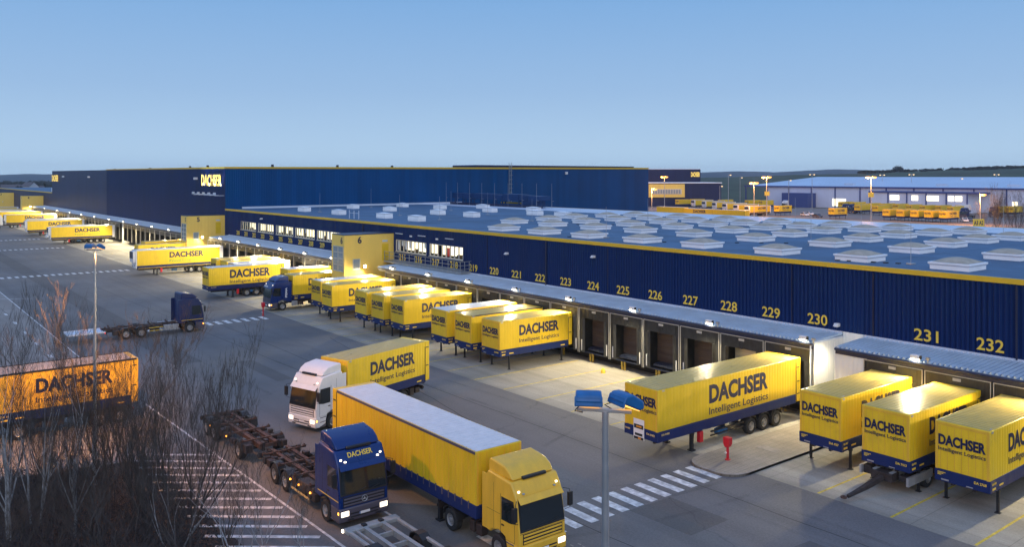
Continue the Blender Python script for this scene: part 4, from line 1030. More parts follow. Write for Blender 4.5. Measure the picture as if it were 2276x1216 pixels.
# floodlights on the canopy edge; they light the apron and the parked bodies
FLOOD_COL = (1.0, .83, .48)
def flood_fixture(x, i, label, energy):
    root = tag(empty('floodlight', (x, 48.3, 5.0)), label, 'floodlight', 'floodlights along the dock canopy edge')
    MB().box(-.30, .22, -.12, .18, .16, .42).build('housing', M['white'], root, bevel=.04)
    MB().box(.22, .30, -.06, .10, .18, .38).build('end_cap', M['black'], root)
    MB().tube([(.65, .1, .0), (.65, .1, .22)], .05, 6).box(.55, .75, .0, .2, .2, .34).tube([(0, .1, .0), (0, .1, .2)], .04, 5).build('bracket', M['steel'], root)
    MB().box(-.24, .16, -.13, .10, .135, .158).build('lens', M['flood'], root)
    lamp('dock_flood', (x, 47.75, 5.15), (0, -.75, -.66), energy, FLOOD_COL, 168, .18, blend=.4)
fx = [(-23.6, 'white floodlight on the canopy roof above dock 232'), (-30.9, 'white floodlight at the canopy corner above the long docked trailer'), (-38.5, 'white floodlight on the canopy below wall number 228'),
      (-46.1, 'white floodlight on the canopy below wall number 226'), (-53.7, 'white floodlight on the canopy below wall number 224'), (-61.2, 'white floodlight on the canopy below wall number 222'),
      (-68.9, 'white floodlight on the canopy below wall number 220'), (-76.4, 'white floodlight on the canopy below the right end of the walkway'), (-84.1, 'white floodlight on the canopy nearest stair tower 6'), (-16.2, 'white floodlight on the canopy beyond number 232')]
for i, (x, lb) in enumerate(fx): flood_fixture(x, i, lb, 2400)
for i, x in enumerate((-99.5, -108, -116.5, -125, -133.5, -142)): flood_fixture(x, i, 'white floodlight, %s along the canopy left of stair tower 6' % ('first', 'second', 'third', 'fourth', 'fifth', 'sixth')[i], 5000)
for i, x in enumerate((-160, -172, -184, -196, -208)): flood_fixture(x, i, 'small white floodlight, %s along the far canopy left of stair tower 5' % ('first', 'second', 'third', 'fourth', 'fifth')[i], 5500)
for i, x in enumerate((-222, -238, -254, -270)): flood_fixture(x, i, 'tiny far floodlight, %s along the canopy under the tall hall' % ('first', 'second', 'third', 'fourth')[i], 7000)
for i, x in enumerate((-290, -312)): flood_fixture(x, i, 'tiny far floodlight, %s on the canopy near stair tower 4' % ('first', 'second')[i], 9000)

# ================================================================== VEHICLES
NW = (0, 0, 1)
ROW = 'yellow swap bodies parked at the loading docks'
semi_trailer((-32.25, 34.45), 0, 'long yellow semi-trailer at the dock with a white notice board on its front', 'semi-trailers parked at the docks', notice=True)
swap_body((-25.2, 40.95), 0, 'yellow swap body on legs next to the paved island, below number 231', ROW, code='DA 927')
swap_body((-21.43, 40.7), 0, 'yellow swap body with grey drawbar wagon under its front, below number 232', ROW, code='DA 7413')
swap_body((-17.83, 40.95), 0, 'yellow swap body cut by the right edge of the photo', ROW, code='DA 2768')
swap_body((-54.75, 40.7), 0, 'yellow swap body on black legs, nearest of three below numbers 222 to 224', ROW, code='DA 5041')
swap_body((-58.35, 40.45), 0, 'yellow swap body in the middle of the group of three below numbers 222 to 224', ROW, code='DA 3318', edge=True)
swap_body((-61.85, 40.3), 0, 'yellow swap body with pale bluish white roof, below number 222', ROW, roof='white_roof', code='DA 6120')
swap_body((-69.6, 40.6), 0, 'yellow swap body with lettering half seen, nearest of the group below 218 to 220', ROW, code='DA 4402')
swap_body((-73.1, 40.4), 0, 'yellow swap body squeezed in the middle of the group below 218 to 220', ROW, code='DA 1290')
swap_body((-76.6, 40.4), 0, 'yellow swap body at the left of the group below 218 to 220', ROW, code='DA 7765')
swap_body((-83.6, 40.0), 0, 'yellow swap body right of a close neighbour in front of stair tower 6', ROW, code='DA 2215')
swap_body((-87.6, 40.6), 0, 'yellow swap body tight beside stair tower 6', ROW, code='DA 8036', roof='white_roof')
semi_trailer((-108.65, 35.1), 0, 'short yellow semi-trailer with pale roof, left of the blue truck with white side lettering', 'semi-trailers parked at the docks', L=10.1, roof='white_roof')
swap_body((-101.1, 42.5), 0, 'swap body showing only its pale roof, right next to the blue dock truck', ROW, roof='white_roof', text=False, code='DA 9', L=5.8)
swap_body((-112.0, 39.6), 0, 'white fronted body among yellow swap bodies between stair towers 5 and 6', ROW, roof='white_roof', text=False, code='DA 9', ymat='white', front_text=False)
swap_body((-115.9, 39.9), 0, 'dull yellow swap body right of the leftmost one between stair towers 5 and 6', ROW, text=False, code='DA 4')
swap_body((-119.4, 39.7), 0, 'leftmost dull yellow swap body between stair towers 5 and 6', ROW, text=False, code='DA 5')
FOOD = 'refrigerated semi-trailers parked at the far docks'
semi_trailer((-140.6, 34.3), 0, 'refrigerated yellow semi-trailer with green lettering, nearest to stair tower 5', FOOD, reefer=True)
semi_trailer((-216.7, 34.6), 0, 'refrigerated yellow semi-trailer with three visible wheels, right of two similar ones', FOOD, reefer=True)
semi_trailer((-250.3, 34.5), 0, 'refrigerated yellow semi-trailer in the middle of the three far ones', FOOD, reefer=True)
semi_trailer((-293.0, 34.9), 0, 'refrigerated yellow semi-trailer with white tractor, leftmost of the far ones', FOOD, reefer=True)
swap_body((-158.7, 40.2), 0, 'yellow swap body half hidden left of stair tower 5', ROW, far=True)
swap_body((-151.9, 37.4), 0, 'yellow swap body showing its roof in front of stair tower 5', ROW, far=True)
for i, (x, y, c) in enumerate(((-220.6, 37.0, 'yellow'), (-254.3, 38.5, 'yellow'), (-259., 36, 'yellow'), (-318, 35, 'yellow'), (-330, 34, 'white'), (-345, 34, 'yellow'), (-365, 34, 'yellow'))):
    semi_trailer((x, y), 0, ('pale roofed trailer right behind the refrigerated trailer with three visible wheels', 'pale trailer roof just right of the middle far refrigerated trailer', 'pale roofed trailer hidden behind the middle refrigerated trailer',
        'yellow trailer roof below stair tower 4', 'white trailer roof below stair tower 4', 'yellow trailer at the left edge, front of stair tower 4', 'yellow trailer at the left edge below the farthest tower')[i], FOOD, reefer=True, far=True, ymat=c, text=False, L=8 if i < 2 else 13.6)

# blue truck waiting at the dock with a swap body
t = tag(empty('swap_body_truck', (-94.75, 37.7, 0)), 'blue truck with white lettering on its cab, backed to the dock beside tower 6', 'truck')
cab(t, M['blue_cab'], high=True, side_text='PEMA', lights=True, stripe=False, bumper='blue_bumper' if 'blue_bumper' in M else 'cab_grey')
chassis(t, 2.3, 9.6, (6.3, 7.6), swap_arms=False, detail=True)
MB().box(1.0, 1.24, 2.6, 3.3, .45, 1.0).build('fuel_tank', M['steel'], t, bevel=.06)
MB().box(-.5, .5, -.08, -.05, 2.80, 2.95).build('front_plate', M['white_board'], t)
swap_body((-94.75, 40.4), 0, 'yellow swap body carried by the blue truck beside stair tower 6', ROW, legs=False, L=7.6, code='DA 6')

# dark blue truck with an empty skeletal chassis crossing the yard, far side
t = tag(empty('chassis_truck', (-87.45, 27.7, 0), R(180)), 'dark blue truck with empty chassis crossing the yard behind the left shrubs', 'truck')
cab(t, M['blue_dark'], lights=True)
chassis(t, 2.3, 9.2, (6.0, 7.4), m='chassis')
MB().box(-1.15, 1.15, 9.3, 12.4, .82, .92).box(-1.2, -1.05, 9.2, 12.4, .86, .98).box(1.05, 1.2, 9.2, 12.4, .86, .98).build('tail_platform', M['flash'], t)
MB().box(-1.24, -.95, 2.5, 3.9, .45, 1.0).box(.95, 1.24, 2.5, 3.9, .45, 1.0).build('side_boxes', M['steel'], t, bevel=.04)
MB().box(-1.23, -1.19, 4.0, 5.3, .85, .9).box(-1.23, -1.19, 4.0, 5.3, .55, .6).build('side_guard', M['text_yellow'], t)

# big blue truck in the foreground, with its empty drawbar trailer
t = tag(empty('foreground_truck', (-33.8, 18.0, 0), R(90)), 'big blue truck facing the camera in the foreground with lettering on its roof', 'truck')
cab(t, M['blue_cab'], lights=True, logo='DACHSER', emblem=True)
chassis(t, 2.35, 9.7, (6.0, 7.35), m='chassis')
MB().box(-1.24, -1.20, 3.2, 5.2, .42, .50).build('side_guard', M['cream_text'], t)
l = MB()
for y in (3.0, 4.3, 5.3): l.box(-1.26, -1.2, y, y + .07, .78, .85)
l.build('side_lamps', M['lamp_orange'], t)
MB().box(-1.0, .9, 2.4, 2.75, 1.0, 2.3).box(-1.15, -.6, 2.85, 4.6, .6, 1.02).build('engine_boxes', M['chassis'], t, bevel=.05)
MB().box(.74, .98, .05, .08, 1.78, 1.92).build('windscreen_sticker', M['white_board'], t)
t = tag(empty('drawbar_trailer', (-44.6, 17.85, 0), R(90)), 'empty skeletal drawbar trailer behind the foreground blue truck', 'trailer')
chassis(t, 0.0, 7.9, (1.3, 5.4, 6.7), m='rust'); MB().box(-.07, .07, -1.9, .1, .55, .68).build('drawbar', M['chassis'], t)
l = MB()
for y in (.8, 3.2, 5.9): l.box(-1.26, -1.2, y, y + .07, .78, .85)
l.build('side_lamps', M['lamp_orange'], t)

# the long yellow truck passing through the yard
semi_trailer((-28.9, 21.95), R(90), 'long plain yellow semi-trailer with pale roof crossing the yard in the foreground', None, roof='white_roof', text=False, code='DA 3')
tr_ = [o for o in bpy.data.objects if o.name.startswith('semi_trailer') and not o.parent and abs(o.location.x + 28.9) < .01][0]
c_ = MB()
for k in range(24): c_.box(-1.262, -1.248, .5 + .52*k, .535 + .52*k, 1.72, 3.88)
c_.build('curtain_creases', M['yellow_dull'], tr_)
c_ = MB().box(-1.275, -1.245, .05, 13.1, 3.88, 4.0)
for k in range(24): c_.box(-1.275, -1.25, .48 + .52*k, .56 + .52*k, 1.45, 1.78)
c_.build('curtain_rail_and_buckles', M['cab_grey'], tr_)
t = tag(empty('tractor_unit', (-25.95, 21.95, 0), R(90)), 'yellow tractor unit pulling the long plain yellow trailer at the bottom edge', 'truck')
cab(t, M['yellow_dull'], lights=True, stripe=False, bumper='yellow_dull')
chassis(t, 2.3, 6.0, (4.9,), swap_arms=False)
# white truck turning out of the docks
a = R(17); t = tag(empty('turning_truck', (-48.6, 21.6, 0), a), 'white fronted truck turning out of the docks with a yellow body', 'truck')
cab(t, M['white'], lights=True, stripe=False, bumper='white')
chassis(t, 2.3, 10.0, (6.6, 7.9), swap_arms=False)
swap_body((-48.6 - 2.65*math.sin(a)*-1*-1, 21.6 + 2.65*math.cos(a)), a, 'yellow body carried by the white fronted turning truck', ROW, legs=False, L=7.9, code='DA 77', roof='yellow_roof', front_text=False)

# parked road train at the left, lit orange by the lamp beside it
swap_body((-58.5, 6.4), 0, 'yellow body with big lettering behind the bare shrubs at the left, lit orange', ROW, legs=False, code='DA 18', roof='roof_tan', ymat='yellow_dull', edge=True)
t = tag(empty('parked_trailer', (-58.5, 5.9, 0)), 'wheeled chassis under the orange lit body behind the left shrubs', 'trailer'); chassis(t, 0, 8.0, (1.6, 6.0, 7.2), swap_arms=False)
swap_body((-58.5, -2.4), 0, 'yellow body at the left edge beside the shrubs, lit orange', ROW, legs=False, code='DA 19', roof='white_roof', edge=True)
t = tag(empty('parked_trailer', (-58.5, -2.4, 0)), 'wheeled chassis under the yellow body at the left edge', 'trailer'); chassis(t, 0, 8.0, (1.6, 6.0, 7.2), swap_arms=False)
# drawbar wagon below a swap body
t = tag(empty('dolly_wagon', (-21.43, 40.4, 0)), 'low grey drawbar wagon parked below the second yellow body from the island', 'trailer')
chassis(t, .0, 7.2, (2.2, 5.2), m='grey_steel', z=.98, swap_arms=False, guards=False)
MB().box(-.55, .55, -.1, .6, .55, .95).tube([(0, .2, .7), (-.15, -1.2, .45), (-.35, -2.6, .22)], [.2, .17, .1], 6).build('drawbar', M['chassis'], t, bevel=.02)
MB().lathe([(-.04, .06), (-.04, .15), (.04, .15), (.04, .06)], (-.42, -2.85, .22), 'z', 12).build('tow_eye', M['rust'], t)
MB().box(-1.28, -1.16, .1, .9, .55, .95).box(1.16, 1.28, .1, 2.6, .50, .92).build('side_panels', M['steel'], t)
# empty chassis cut by the bottom edge
t = tag(empty('skeletal_trailer', (-30.6, 17.2, 0), R(90)), 'grey skeletal trailer frame ahead of the foreground truck, cut by the bottom edge', 'trailer')
chassis(t, -6.0, 1.15, (-1.2, -3.2), m='grey_steel', swap_arms=False, detail=False)
MB().box(-1.25, 1.25, .75, 1.2, .86, 1.02).box(-1.2, -1.05, -6, .8, .88, 1.0).box(1.05, 1.2, -6, .8, .88, 1.0).box(-.9, -.8, -6, .8, .88, 1.0).build('end_frame', M['grey_steel'], t, bevel=.02)
MB().box(-.5, -.3, .85, 1.05, 1.02, 1.08).box(.3, .5, .85, 1.05, 1.02, 1.08).build('twist_locks', M['black'], t)
MB().box(-1.3, -1.2, 1.15, 1.25, .85, .97).build('marker_lamp', M['lamp_soft'], t)

# ------------------------------------------------------------------ street furniture
def bollard(x, y, label, h=1.25):
    r_ = tag(empty('hydrant_post', (x, y, .12 if x > -30.3 else .01)), label, 'hydrant', 'red posts in the yard')
    MB().tube([(0, 0, 0), (0, 0, h - .45)], .075, 8).lathe([(0, .16), (.03, .16), (.05, .08)], (0, 0, 0), 'z', 10).build('post', M['red'], r_)
    MB().prism([(-.10, h - .55), (.10, h - .55), (.20, h - .35), (.20, h), (-.20, h), (-.20, h - .35)], 'y', -.16, .16).build('head', M['red'], r_, bevel=.03)
    MB().box(-.1, .0, -.14, -.05, .35, .43).build('outlet', M['stripe'], r_, bevel=.02)
bollard(-28.85, 37.75, 'red hydrant post on the paved island')
bollard(-91.3, 35.9, 'red post by the crossing beside the blue dock truck', 1.5)
MB().lathe([(0, .001), (0, .2), (.25, .17), (.38, .08), (.4, .0)], (-48.0, 46.9, .01), 'z', 12).build('buffer_block', M['text_yellow']); tag(bpy.data.objects['buffer_block'], 'small yellow block on the concrete before an empty dock', 'marker')

def floodlight_mast(x, y, label, on, ang):
    r_ = tag(empty('floodlight_mast', (x, y, 0)), label, 'lamp post', 'tall floodlight masts in the yard')
    MB().tube([(0, 0, 0), (0, 0, 6), (0, 0, 12)], [.095, .075, .054], 14).box(-.2, .2, -.2, .2, 0, .04).box(-.05, .05, -.10, -.08, .8, 1.2).build('mast', M['steel'], r_, smooth=True)
    MB().box(-.46, .42, -.035, .035, 11.99, 12.05).build('cross_arm', M['steel'], r_, bevel=.01).rotation_euler = (0, 0, ang)
    for i, (off, yaw, tilt) in enumerate(((-.27, R(8), R(-8)), (.31, R(-48), R(-22)))):
        h = MB().prism([(-.20, 0), (-.17, .13), (-.04, .19), (.20, .14), (.25, .03), (.17, -.02)], 'x', -.21, .21)
        o = h.build('lamp_head', M['lamp_blue'], r_, bevel=.03)
        o.location = (off*math.cos(ang), off*math.sin(ang), 12.14); o.rotation_euler = (tilt, 0, ang + yaw)
        l_ = MB().box(-.17, .17, -.15, .19, -.03, -.018).build('lens', M['sodium'] if on else M['lamp_soft'], o)
        b_ = MB().box(-.225, .225, -.185, -.15, -.06, .10).build('ballast_box', M['lamp_blue'], o, bevel=.015)
        w_ = MB().tube([(-.1, -.1, .0), (-.22, -.2, -.12), (-.1, -.05, -.16)], .012, 5).build('cable', M['black'], o)
    return r_
floodlight_mast(-46.7, 9.5, 'tall floodlight mast standing before the orange lit body at the left', True, R(38))
floodlight_mast(-9.64, 9.47, 'tall floodlight mast in the right foreground with two blue lamp heads', True, R(38))
SOD = (1.0, .43, .10)
lamp('sodium_spot', (-46.6, 9.75, 11.95), (-10.4, -.8, -9.4), 15000, SOD, 70, .2)
lamp('sodium_spot', (-46.1, 10.1, 11.8), (.6, .75, -.6), 8000, SOD, 170, .2, blend=1)
lamp('sodium_spot', (-9.5, 10.1, 11.7), (-.55, .8, -.6), 1300, (1, .66, .40), 170, .2, blend=1)

t = tag(empty('tractor_unit', (-293.0, 31.6, 0)), 'white tractor unit before the leftmost far refrigerated trailer', 'truck')
cab(t, M['white'], lights=False, stripe=False); chassis(t, 2.3, 6.0, (4.9,), swap_arms=False, detail=False)

# ================================================================== FAR PARKING LOT
PARK = 'trailers and swap bodies in the far parking lot'
def spot(px, Y): return (at_Y(px, Y), Y)
order = ('first', 'second', 'third', 'fourth')
for i, px in enumerate((1969, 2000, 2031, 2062, 2095)):
    swap_body(spot(px, 286), 0, 'yellow swap body in the row of five beyond the roof, ' + (order[i] + ' from the left' if i < 4 else 'with its lettered side showing'), PARK, far=True, L=9.5, text=(i == 4))
swap_body(spot(1848, 280), 0, 'single yellow swap body standing alone beyond the roof', PARK, far=True, L=8.5)
for i, px in enumerate((1541, 1565, 1588, 1611, 1636, 1661)):
    semi_trailer(spot(px, 318 - 9.2*i), 0, ('white fronted trailer at the left end of the diagonal row beyond the roof', 'white fronted trailer, second in the diagonal row beyond the roof', 'white fronted trailer, third in the diagonal row beyond the roof', 'white fronted trailer, fourth in the diagonal row beyond the roof',
                 'white fronted trailer, fifth in the diagonal row beyond the roof', 'white fronted trailer at the right end of the diagonal row, its yellow lettered side showing')[i], PARK, reefer=True, far=True, text=(i == 5), L=13.6)
swap_body(spot(1726, 286), 0, 'yellow swap body right of the diagonal row of white fronts', PARK, far=True, L=8.5)
semi_trailer((-200.5, 238.0), R(-90), 'long yellow trailer lying along the far roof edge, its lettering half hidden', PARK, far=True, roof='white_roof')
semi_trailer((-187.0, 237.6), R(-90), 'yellow trailer along the far roof edge, right one of the two', PARK, far=True, roof='white_roof', text=False)
semi_trailer((-219.0, 244.0), R(-90), 'pale roofed trailer behind the ones along the far roof edge', PARK, far=True, roof='white_roof', text=False)
for i, (px, Y, c) in enumerate(((1462, 352, 'white'), (1492, 356, 'white'), (1530, 362, 'white'), (1570, 368, 'white'), (1505, 322, 'yellow'), (1660, 340, 'yellow'), (1690, 342, 'yellow'), (1868, 352, 'yellow'), (1895, 352, 'yellow'), (1928, 342, 'yellow'), (1960, 344, 'yellow'), (1990, 344, 'yellow'), (2020, 340, 'yellow'), (2050, 336, 'yellow'), (2085, 340, 'yellow'), (2112, 332, 'yellow'), (2215, 345, 'yellow'), (2245, 350, 'yellow'), (2130, 352, 'white'), (1538, 335, 'yellow'), (1600, 335, 'yellow'), (1905, 322, 'yellow'), (1945, 318, 'yellow'))):
    lb = ('white box trailer, first of four under the yellow office front', 'white box trailer, second of four under the yellow office front', 'white box trailer, third of four under the yellow office front', 'white box trailer, fourth of four, right of the yellow office front',
          'small yellow body left behind the diagonal row of white fronts', 'yellow body behind the right part of the diagonal row', 'yellow body behind the row, farther right, near the lamp with a sign', 'yellow body with dark cab near the glowing doorway of the pale hall', 'yellow body right of the glowing doorway of the pale hall',
          'yellow body below the brightest lamp of the lot', 'yellow body behind the row of five, first from the left', 'yellow body behind the row of five, second from the left', 'yellow body behind the row of five, third from the left', 'yellow body behind the row of five, fourth from the left', 'yellow body behind the row of five, fifth from the left', 'yellow body behind the row of five, nearest to the lit lean-to end',
          'yellow body behind the bare bushes at the right, left one', 'yellow body behind the bare bushes at the right, right one', 'white body before the lit lean-to', 'yellow body left behind the diagonal row, close to the white box trailers', 'yellow body behind the middle of the diagonal row', 'yellow body just left of the mast with the brightest lamp', 'yellow body just right of the mast with the brightest lamp')[i]
    swap_body(spot(px, Y), 0, lb, PARK, far=True, L=9, text=False, ymat=c, roof='white_roof' if c == 'white' else 'yellow_roof', front_text=(c != 'white'))
for i, (px, Y) in enumerate(((1876, 330), (1890, 326), (2140, 322), (2205, 340), (1742, 352))):
    p = spot(px, Y); t = tag(empty('parked_truck', (p[0], p[1], 0)), ('dark blue truck parked left of the bright lamp in the far lot', 'dark truck right beside another one, left of the bright lamp', 'dark truck right of the row of five swap bodies', 'dark truck behind the bare bushes at the right', 'white truck cab before the pale hall wall, left part')[i], 'truck', 'trucks in the far parking lot')
    cab(t, M['white'] if i == 4 else M['blue_dark'], lights=False, stripe=False, mirrors=False); chassis(t, 2.3, 8.5, (5.9, 7.1), swap_arms=False, detail=False)
def car(px, Y, rz, pm, label):
    p = spot(px, Y); r_ = tag(empty('parked_car', (p[0], p[1], 0), rz), label, 'car', 'cars in the far parking lot')
    MB().prism([(0, .35), (.05, .75), (.95, .92), (1.55, 1.42), (3.0, 1.45), (3.9, .98), (4.35, .92), (4.4, .4), (3.9, .3), (.5, .3)], 'x', -.85, .85).build('body_shell', M[pm], r_, bevel=.06)
    MB().prism([(1.08, .95), (1.58, 1.38), (2.95, 1.40), (3.7, .98)], 'x', -.862, .862).build('side_windows', M['glass'], r_)
    MB().add([(-.7, .98, .97), (.7, .98, .97), (.62, 1.50, 1.40), (-.62, 1.50, 1.40)], [(0, 1, 2, 3)]).build('windscreen', M['glass'], r_)
    for y in (.8, 3.5):
        for s in (-1, 1): wheel(r_, s*.86, y, s, .32, .2)
    return r_
car(1795, 292, R(60), 'white', 'white parked car right of the swap body beside the diagonal row')
car(1806, 300, R(60), 'white', 'white parked car behind the first one near the diagonal row')
car(1825, 285, R(70), 'cab_grey', 'grey parked car left of the single swap body')
car(2148, 296, R(40), 'white', 'white parked car right of the row of five swap bodies')
car(2158, 303, R(40), 'cab_grey', 'grey parked car beside the far lamp with the yellow sign')

q_ = car(1795, 292, R(5), 'white', 'small white car between the far refrigerated trailers'); q_.location = (*ground_at(102, 531), 0); q_.scale = (1.2, 1.1, 1.2); q_['group'] = 'cars in the yard'

def far_lamp(px, ytop, D, label, heads=2, bright=0):
    x, y = at_range(px, D); h = CAM_H - (ytop - 391) * D / FPX
    r_ = tag(empty('street_lamp', (x, y, 0)), label, 'street lamp', 'sodium lamps in the far parking lot')
    MB().tube([(0, 0, 0), (0, 0, h)], [.16, .09], 8).build('mast', M['steel'], r_)
    MB().box(-1.0 if heads > 1 else -.2, 1.0, -.07, .07, h - .1, h).build('cross_arm', M['steel'], r_).rotation_euler = (0, 0, R(40))
    for s in ((-1, 1) if heads > 1 else (1,)):
        c = (s*.95*math.cos(R(40)), s*.95*math.sin(R(40)), h - .22)
        MB().box(c[0] - .35, c[0] + .35, c[1] - .35, c[1] + .35, c[2] + .14, c[2] + .3).build('lamp_head', M['steel'], r_)
        k_ = 2.5 if bright else 1.2  # bright bulbs are oversized, their shape imitates the glow
        MB().lathe([(-.18*k_, .02), (-.14*k_, .22*k_), (0, .32*k_), (.12, .3*k_), (.14, .02)], c, 'z', 10).build('bulb', M['sodium' if bright else 'sodium_dim'], r_)
    if bright: lamp('sodium_lamp', (x - .6, y - 1.2, h - .8), (-.1, -.2, -1), bright, SOD, 175, .5, kind='POINT')
fl = [(1449, 419, 285, 1, 16000, 'bright orange lamp at the end of the tall blue hall'), (1477, 392, 400, 2, 7000, 'bright lamp before the blue building with lit lettering'), (1619, 388, 390, 1, 0, 'lamp right of the blue office block'),
      (1645, 394, 440, 1, 0, 'small dim lamp between the office block and the pale hall'), (1676, 405, 318, 2, 14000, 'twin lamp in front of the left end of the pale hall'), (1704, 392, 305, 2, 20000, 'brightest twin lamp at the left of the pale hall, with a yellow sign'),
      (1805, 387, 400, 2, 0, 'slim twin lamp before the middle of the pale hall wall'), (1936, 392, 272, 2, 26000, 'bright twin lamp above the crowded part of the lot, with a yellow sign'), (1961, 388, 420, 2, 0, 'slim twin lamp just right of the brightest one'),
      (2026, 387, 405, 2, 0, 'slim twin lamp before the lit lean-to'), (2134, 396, 400, 1, 0, 'single lamp right of the lean-to'), (2179, 431, 262, 1, 20000, 'lamp beside the yellow sign at the right roof edge'), (2215, 387, 410, 2, 0, 'slim twin lamp above the bare bushes at the right'),
      (1753, 400, 400, 1, 0, 'faint lamp left of the middle of the pale hall'), (1600, 413, 380, 1, 0, 'low lamp at the right end of the office block')]
for px, yt, D, hd, br_, lb in fl: far_lamp(px, yt, D, lb, hd, br_)
def sign(px, py, D, w, h, text, label):
    x, y = at_range(px, D); z = CAM_H - (py - 391) * D / FPX
    r_ = tag(empty('bay_sign', (x, y, 0), R(52)), label, 'sign', 'yellow signs in the far parking lot')
    MB().box(-w/2, w/2, -.06, .06, z - h/2, z + h/2).build('board', M['text_yellow'], r_, bevel=.02)
    for s in (-1, 1): MB().box(s*w*.3 - .06, s*w*.3 + .06, .06, .16, 0, z + h*.4).build('post', M['steel'], r_)
    t = MB(); put_text(t, text, (-w*.42, -.07, z - h*.28), XP, ZP, w*.84, h*.56, .03); t.build('sign_text', M['text_navy'], r_)
sign(2175, 495, 245, 3.3, 2.2, 'A3 A2', 'yellow sign with A3 A2 at the right roof edge')
for px, py, D, lb in ((1705, 430, 304, 'small yellow blank sign before the left end of the pale hall'), (1936, 433, 271, 'small yellow blank sign below the brightest lamp of the lot')):
    x, y = at_range(px, D); z = CAM_H - (py - 391) * D / FPX; r_ = tag(empty('bay_sign', (x, y, 0), R(52)), lb, 'sign', 'yellow signs in the far parking lot')
    MB().box(-.9, .9, -.06, .06, z - .75, z + .75).build('board', M['text_yellow'], r_); MB().box(-.06, .06, .06, .16, 0, z).build('post', M['steel'], r_)

# pale hall on the right
hl = tag(empty('pale_hall', (-200, 379, 0)), 'long pale metal hall with blue trim and pale roof across the far parking lot', 'building'); bpy.context.view_layer.update()
HX0, HX1, HY = -264., -40., 379.
wpart(MB().box(HX0, HX1, HY, HY + .4, 0, 10.4).box(HX0, HX0 + .4, HY + .4, HY + 100, 0, 10.4), 'wall', M['hall_wall'], hl)
wpart(MB().add([(HX0 - 14, HY - .6, 10.4), (HX1, HY - .6, 10.4), (HX1, HY + 50, 15.3), (HX0 - 2, HY + 50, 15.3), (HX1, HY + 100, 10.4), (HX0 - 14, HY + 100, 10.4), (HX0 - 14, HY - .6, 10.1), (HX1, HY - .6, 10.1)],
               [(0,1,2,3), (3,2,4,5), (6,7,1,0)]), 'roof', M['hall_roof'], hl)
tr = MB().box(HX0 - 14, HX1, HY - .9, HY - .5, 10.0, 10.7)
for k in range(18): tr.box(HX0 + 13*k - .25, HX0 + 13*k + .25, HY - .35, HY - .01, 0, 10.0)
tr.box(HX0 - 13.8, HX0 - 13.3, HY - .3, HY + .2, 0, 10.1)
wpart(tr, 'blue_trim', M['hall_trim'], hl)
for x in (-225, -180, -150, -110): wpart(MB().box(x, x + 5, HY + 8, HY + 10, 11, 12.2), 'roof_vent', M['hall_roof'], hl)
wpart(MB().box(at_Y(1850, HY), at_Y(1880, HY), HY - .06, HY - .01, 1, 4.6), 'lit_gate', M['room'], hl)
wpart(MB().box(at_Y(2250, HY), at_Y(2262, HY), HY - .06, HY - .01, 2, 5), 'lit_gate', M['room'], hl)
ax0, ax1 = at_Y(1934, 366), at_Y(2150, 366)
wpart(MB().box(ax0, ax1, 366, HY - .4, 0, 8.2), 'lean_to_wall', M['hall_wall'], hl)
tr = MB().box(ax0 - .5, ax1 + 4, 365.5, HY - .4, 8.2, 8.9)
for k in range(6): x = ax0 + (ax1 - ax0)*k/5; tr.box(x - .25, x + .25, 365.7, 366, 0, 8.2)
wpart(tr, 'lean_to_trim', M['hall_trim'], hl)
for px0, px1 in ((1978, 1998), (2026, 2040), (2058, 2086), (2107, 2120), (2123, 2138)):
    wpart(MB().box(at_Y(px0, 365.9), at_Y(px1, 365.9), 365.88, 365.98, 5.0, 7.2), 'lit_window', M['room'], hl)
wpart(MB().box(at_Y(1740, 372), at_Y(1797, 372), 371, 378.5, 0, 7.2), 'dark_shed', M['hall_trim'], hl)

# office block and second hall beyond the end of the tall hall
def facing(px0, px1, D, depth, z0, z1, name, m, root, out=0.):
    a, b = at_range(px0, D - out), at_range(px1, D - out); f = (FWD[0]*depth, FWD[1]*depth)
    v = [(*a, z0), (*b, z0), (b[0]+f[0], b[1]+f[1], z0), (a[0]+f[0], a[1]+f[1], z0)]
    v += [(p[0], p[1], z1) for p in v]
    return wpart(MB().add(v, [(0,3,2,1), (4,5,6,7), (0,1,5,4), (1,2,6,5), (2,3,7,6), (3,0,4,7)]), name, m, root)
ob = tag(empty('office_block', (*at_range(1520, 430), 0)), 'navy block with yellow office front and window band beyond the tall hall', 'building'); bpy.context.view_layer.update()
facing(1430, 1603, 430, 25, 0, 12.0, 'wall', M['wall_far'], ob)
facing(1442, 1522, 430, 1.0, 4.8, 11.6, 'office_front', M['tower_yellow'], ob, 1.2)
wb = facing(1448, 1515, 430, .3, 6.4, 9.1, 'window_band', M['frame'], ob, 1.5)
for k in range(11): facing(1450.5 + 5.8*k, 1454.8 + 5.8*k, 430, .3, 6.7, 8.8, 'office_window', M['glass_sky'], ob, 1.7)
facing(1430, 1605, 430, 26, 12.0, 12.5, 'roof_edge', M['flash'], ob, .8)
b2 = tag(empty('second_hall', (*at_range(1500, 480), 0)), 'farther tall blue hall with small lit lettering at its right corner', 'building'); bpy.context.view_layer.update()
facing(1380, 1557, 480, 60, 0, 19.6, 'wall', M['wall_far'], b2)
facing(1380, 1557, 480, 60.2, 19.6, 20.0, 'roof_edge', M['flash'], b2, .2)
t = MB(); p = at_range(1536, 479.3); put_text(t, 'DACHSER', (p[0], p[1], 15.5), (RGT[0], RGT[1], 0), ZP, 5.0, 2.6, .03); wpart(t, 'lit_lettering', M['sign_lit'], b2)

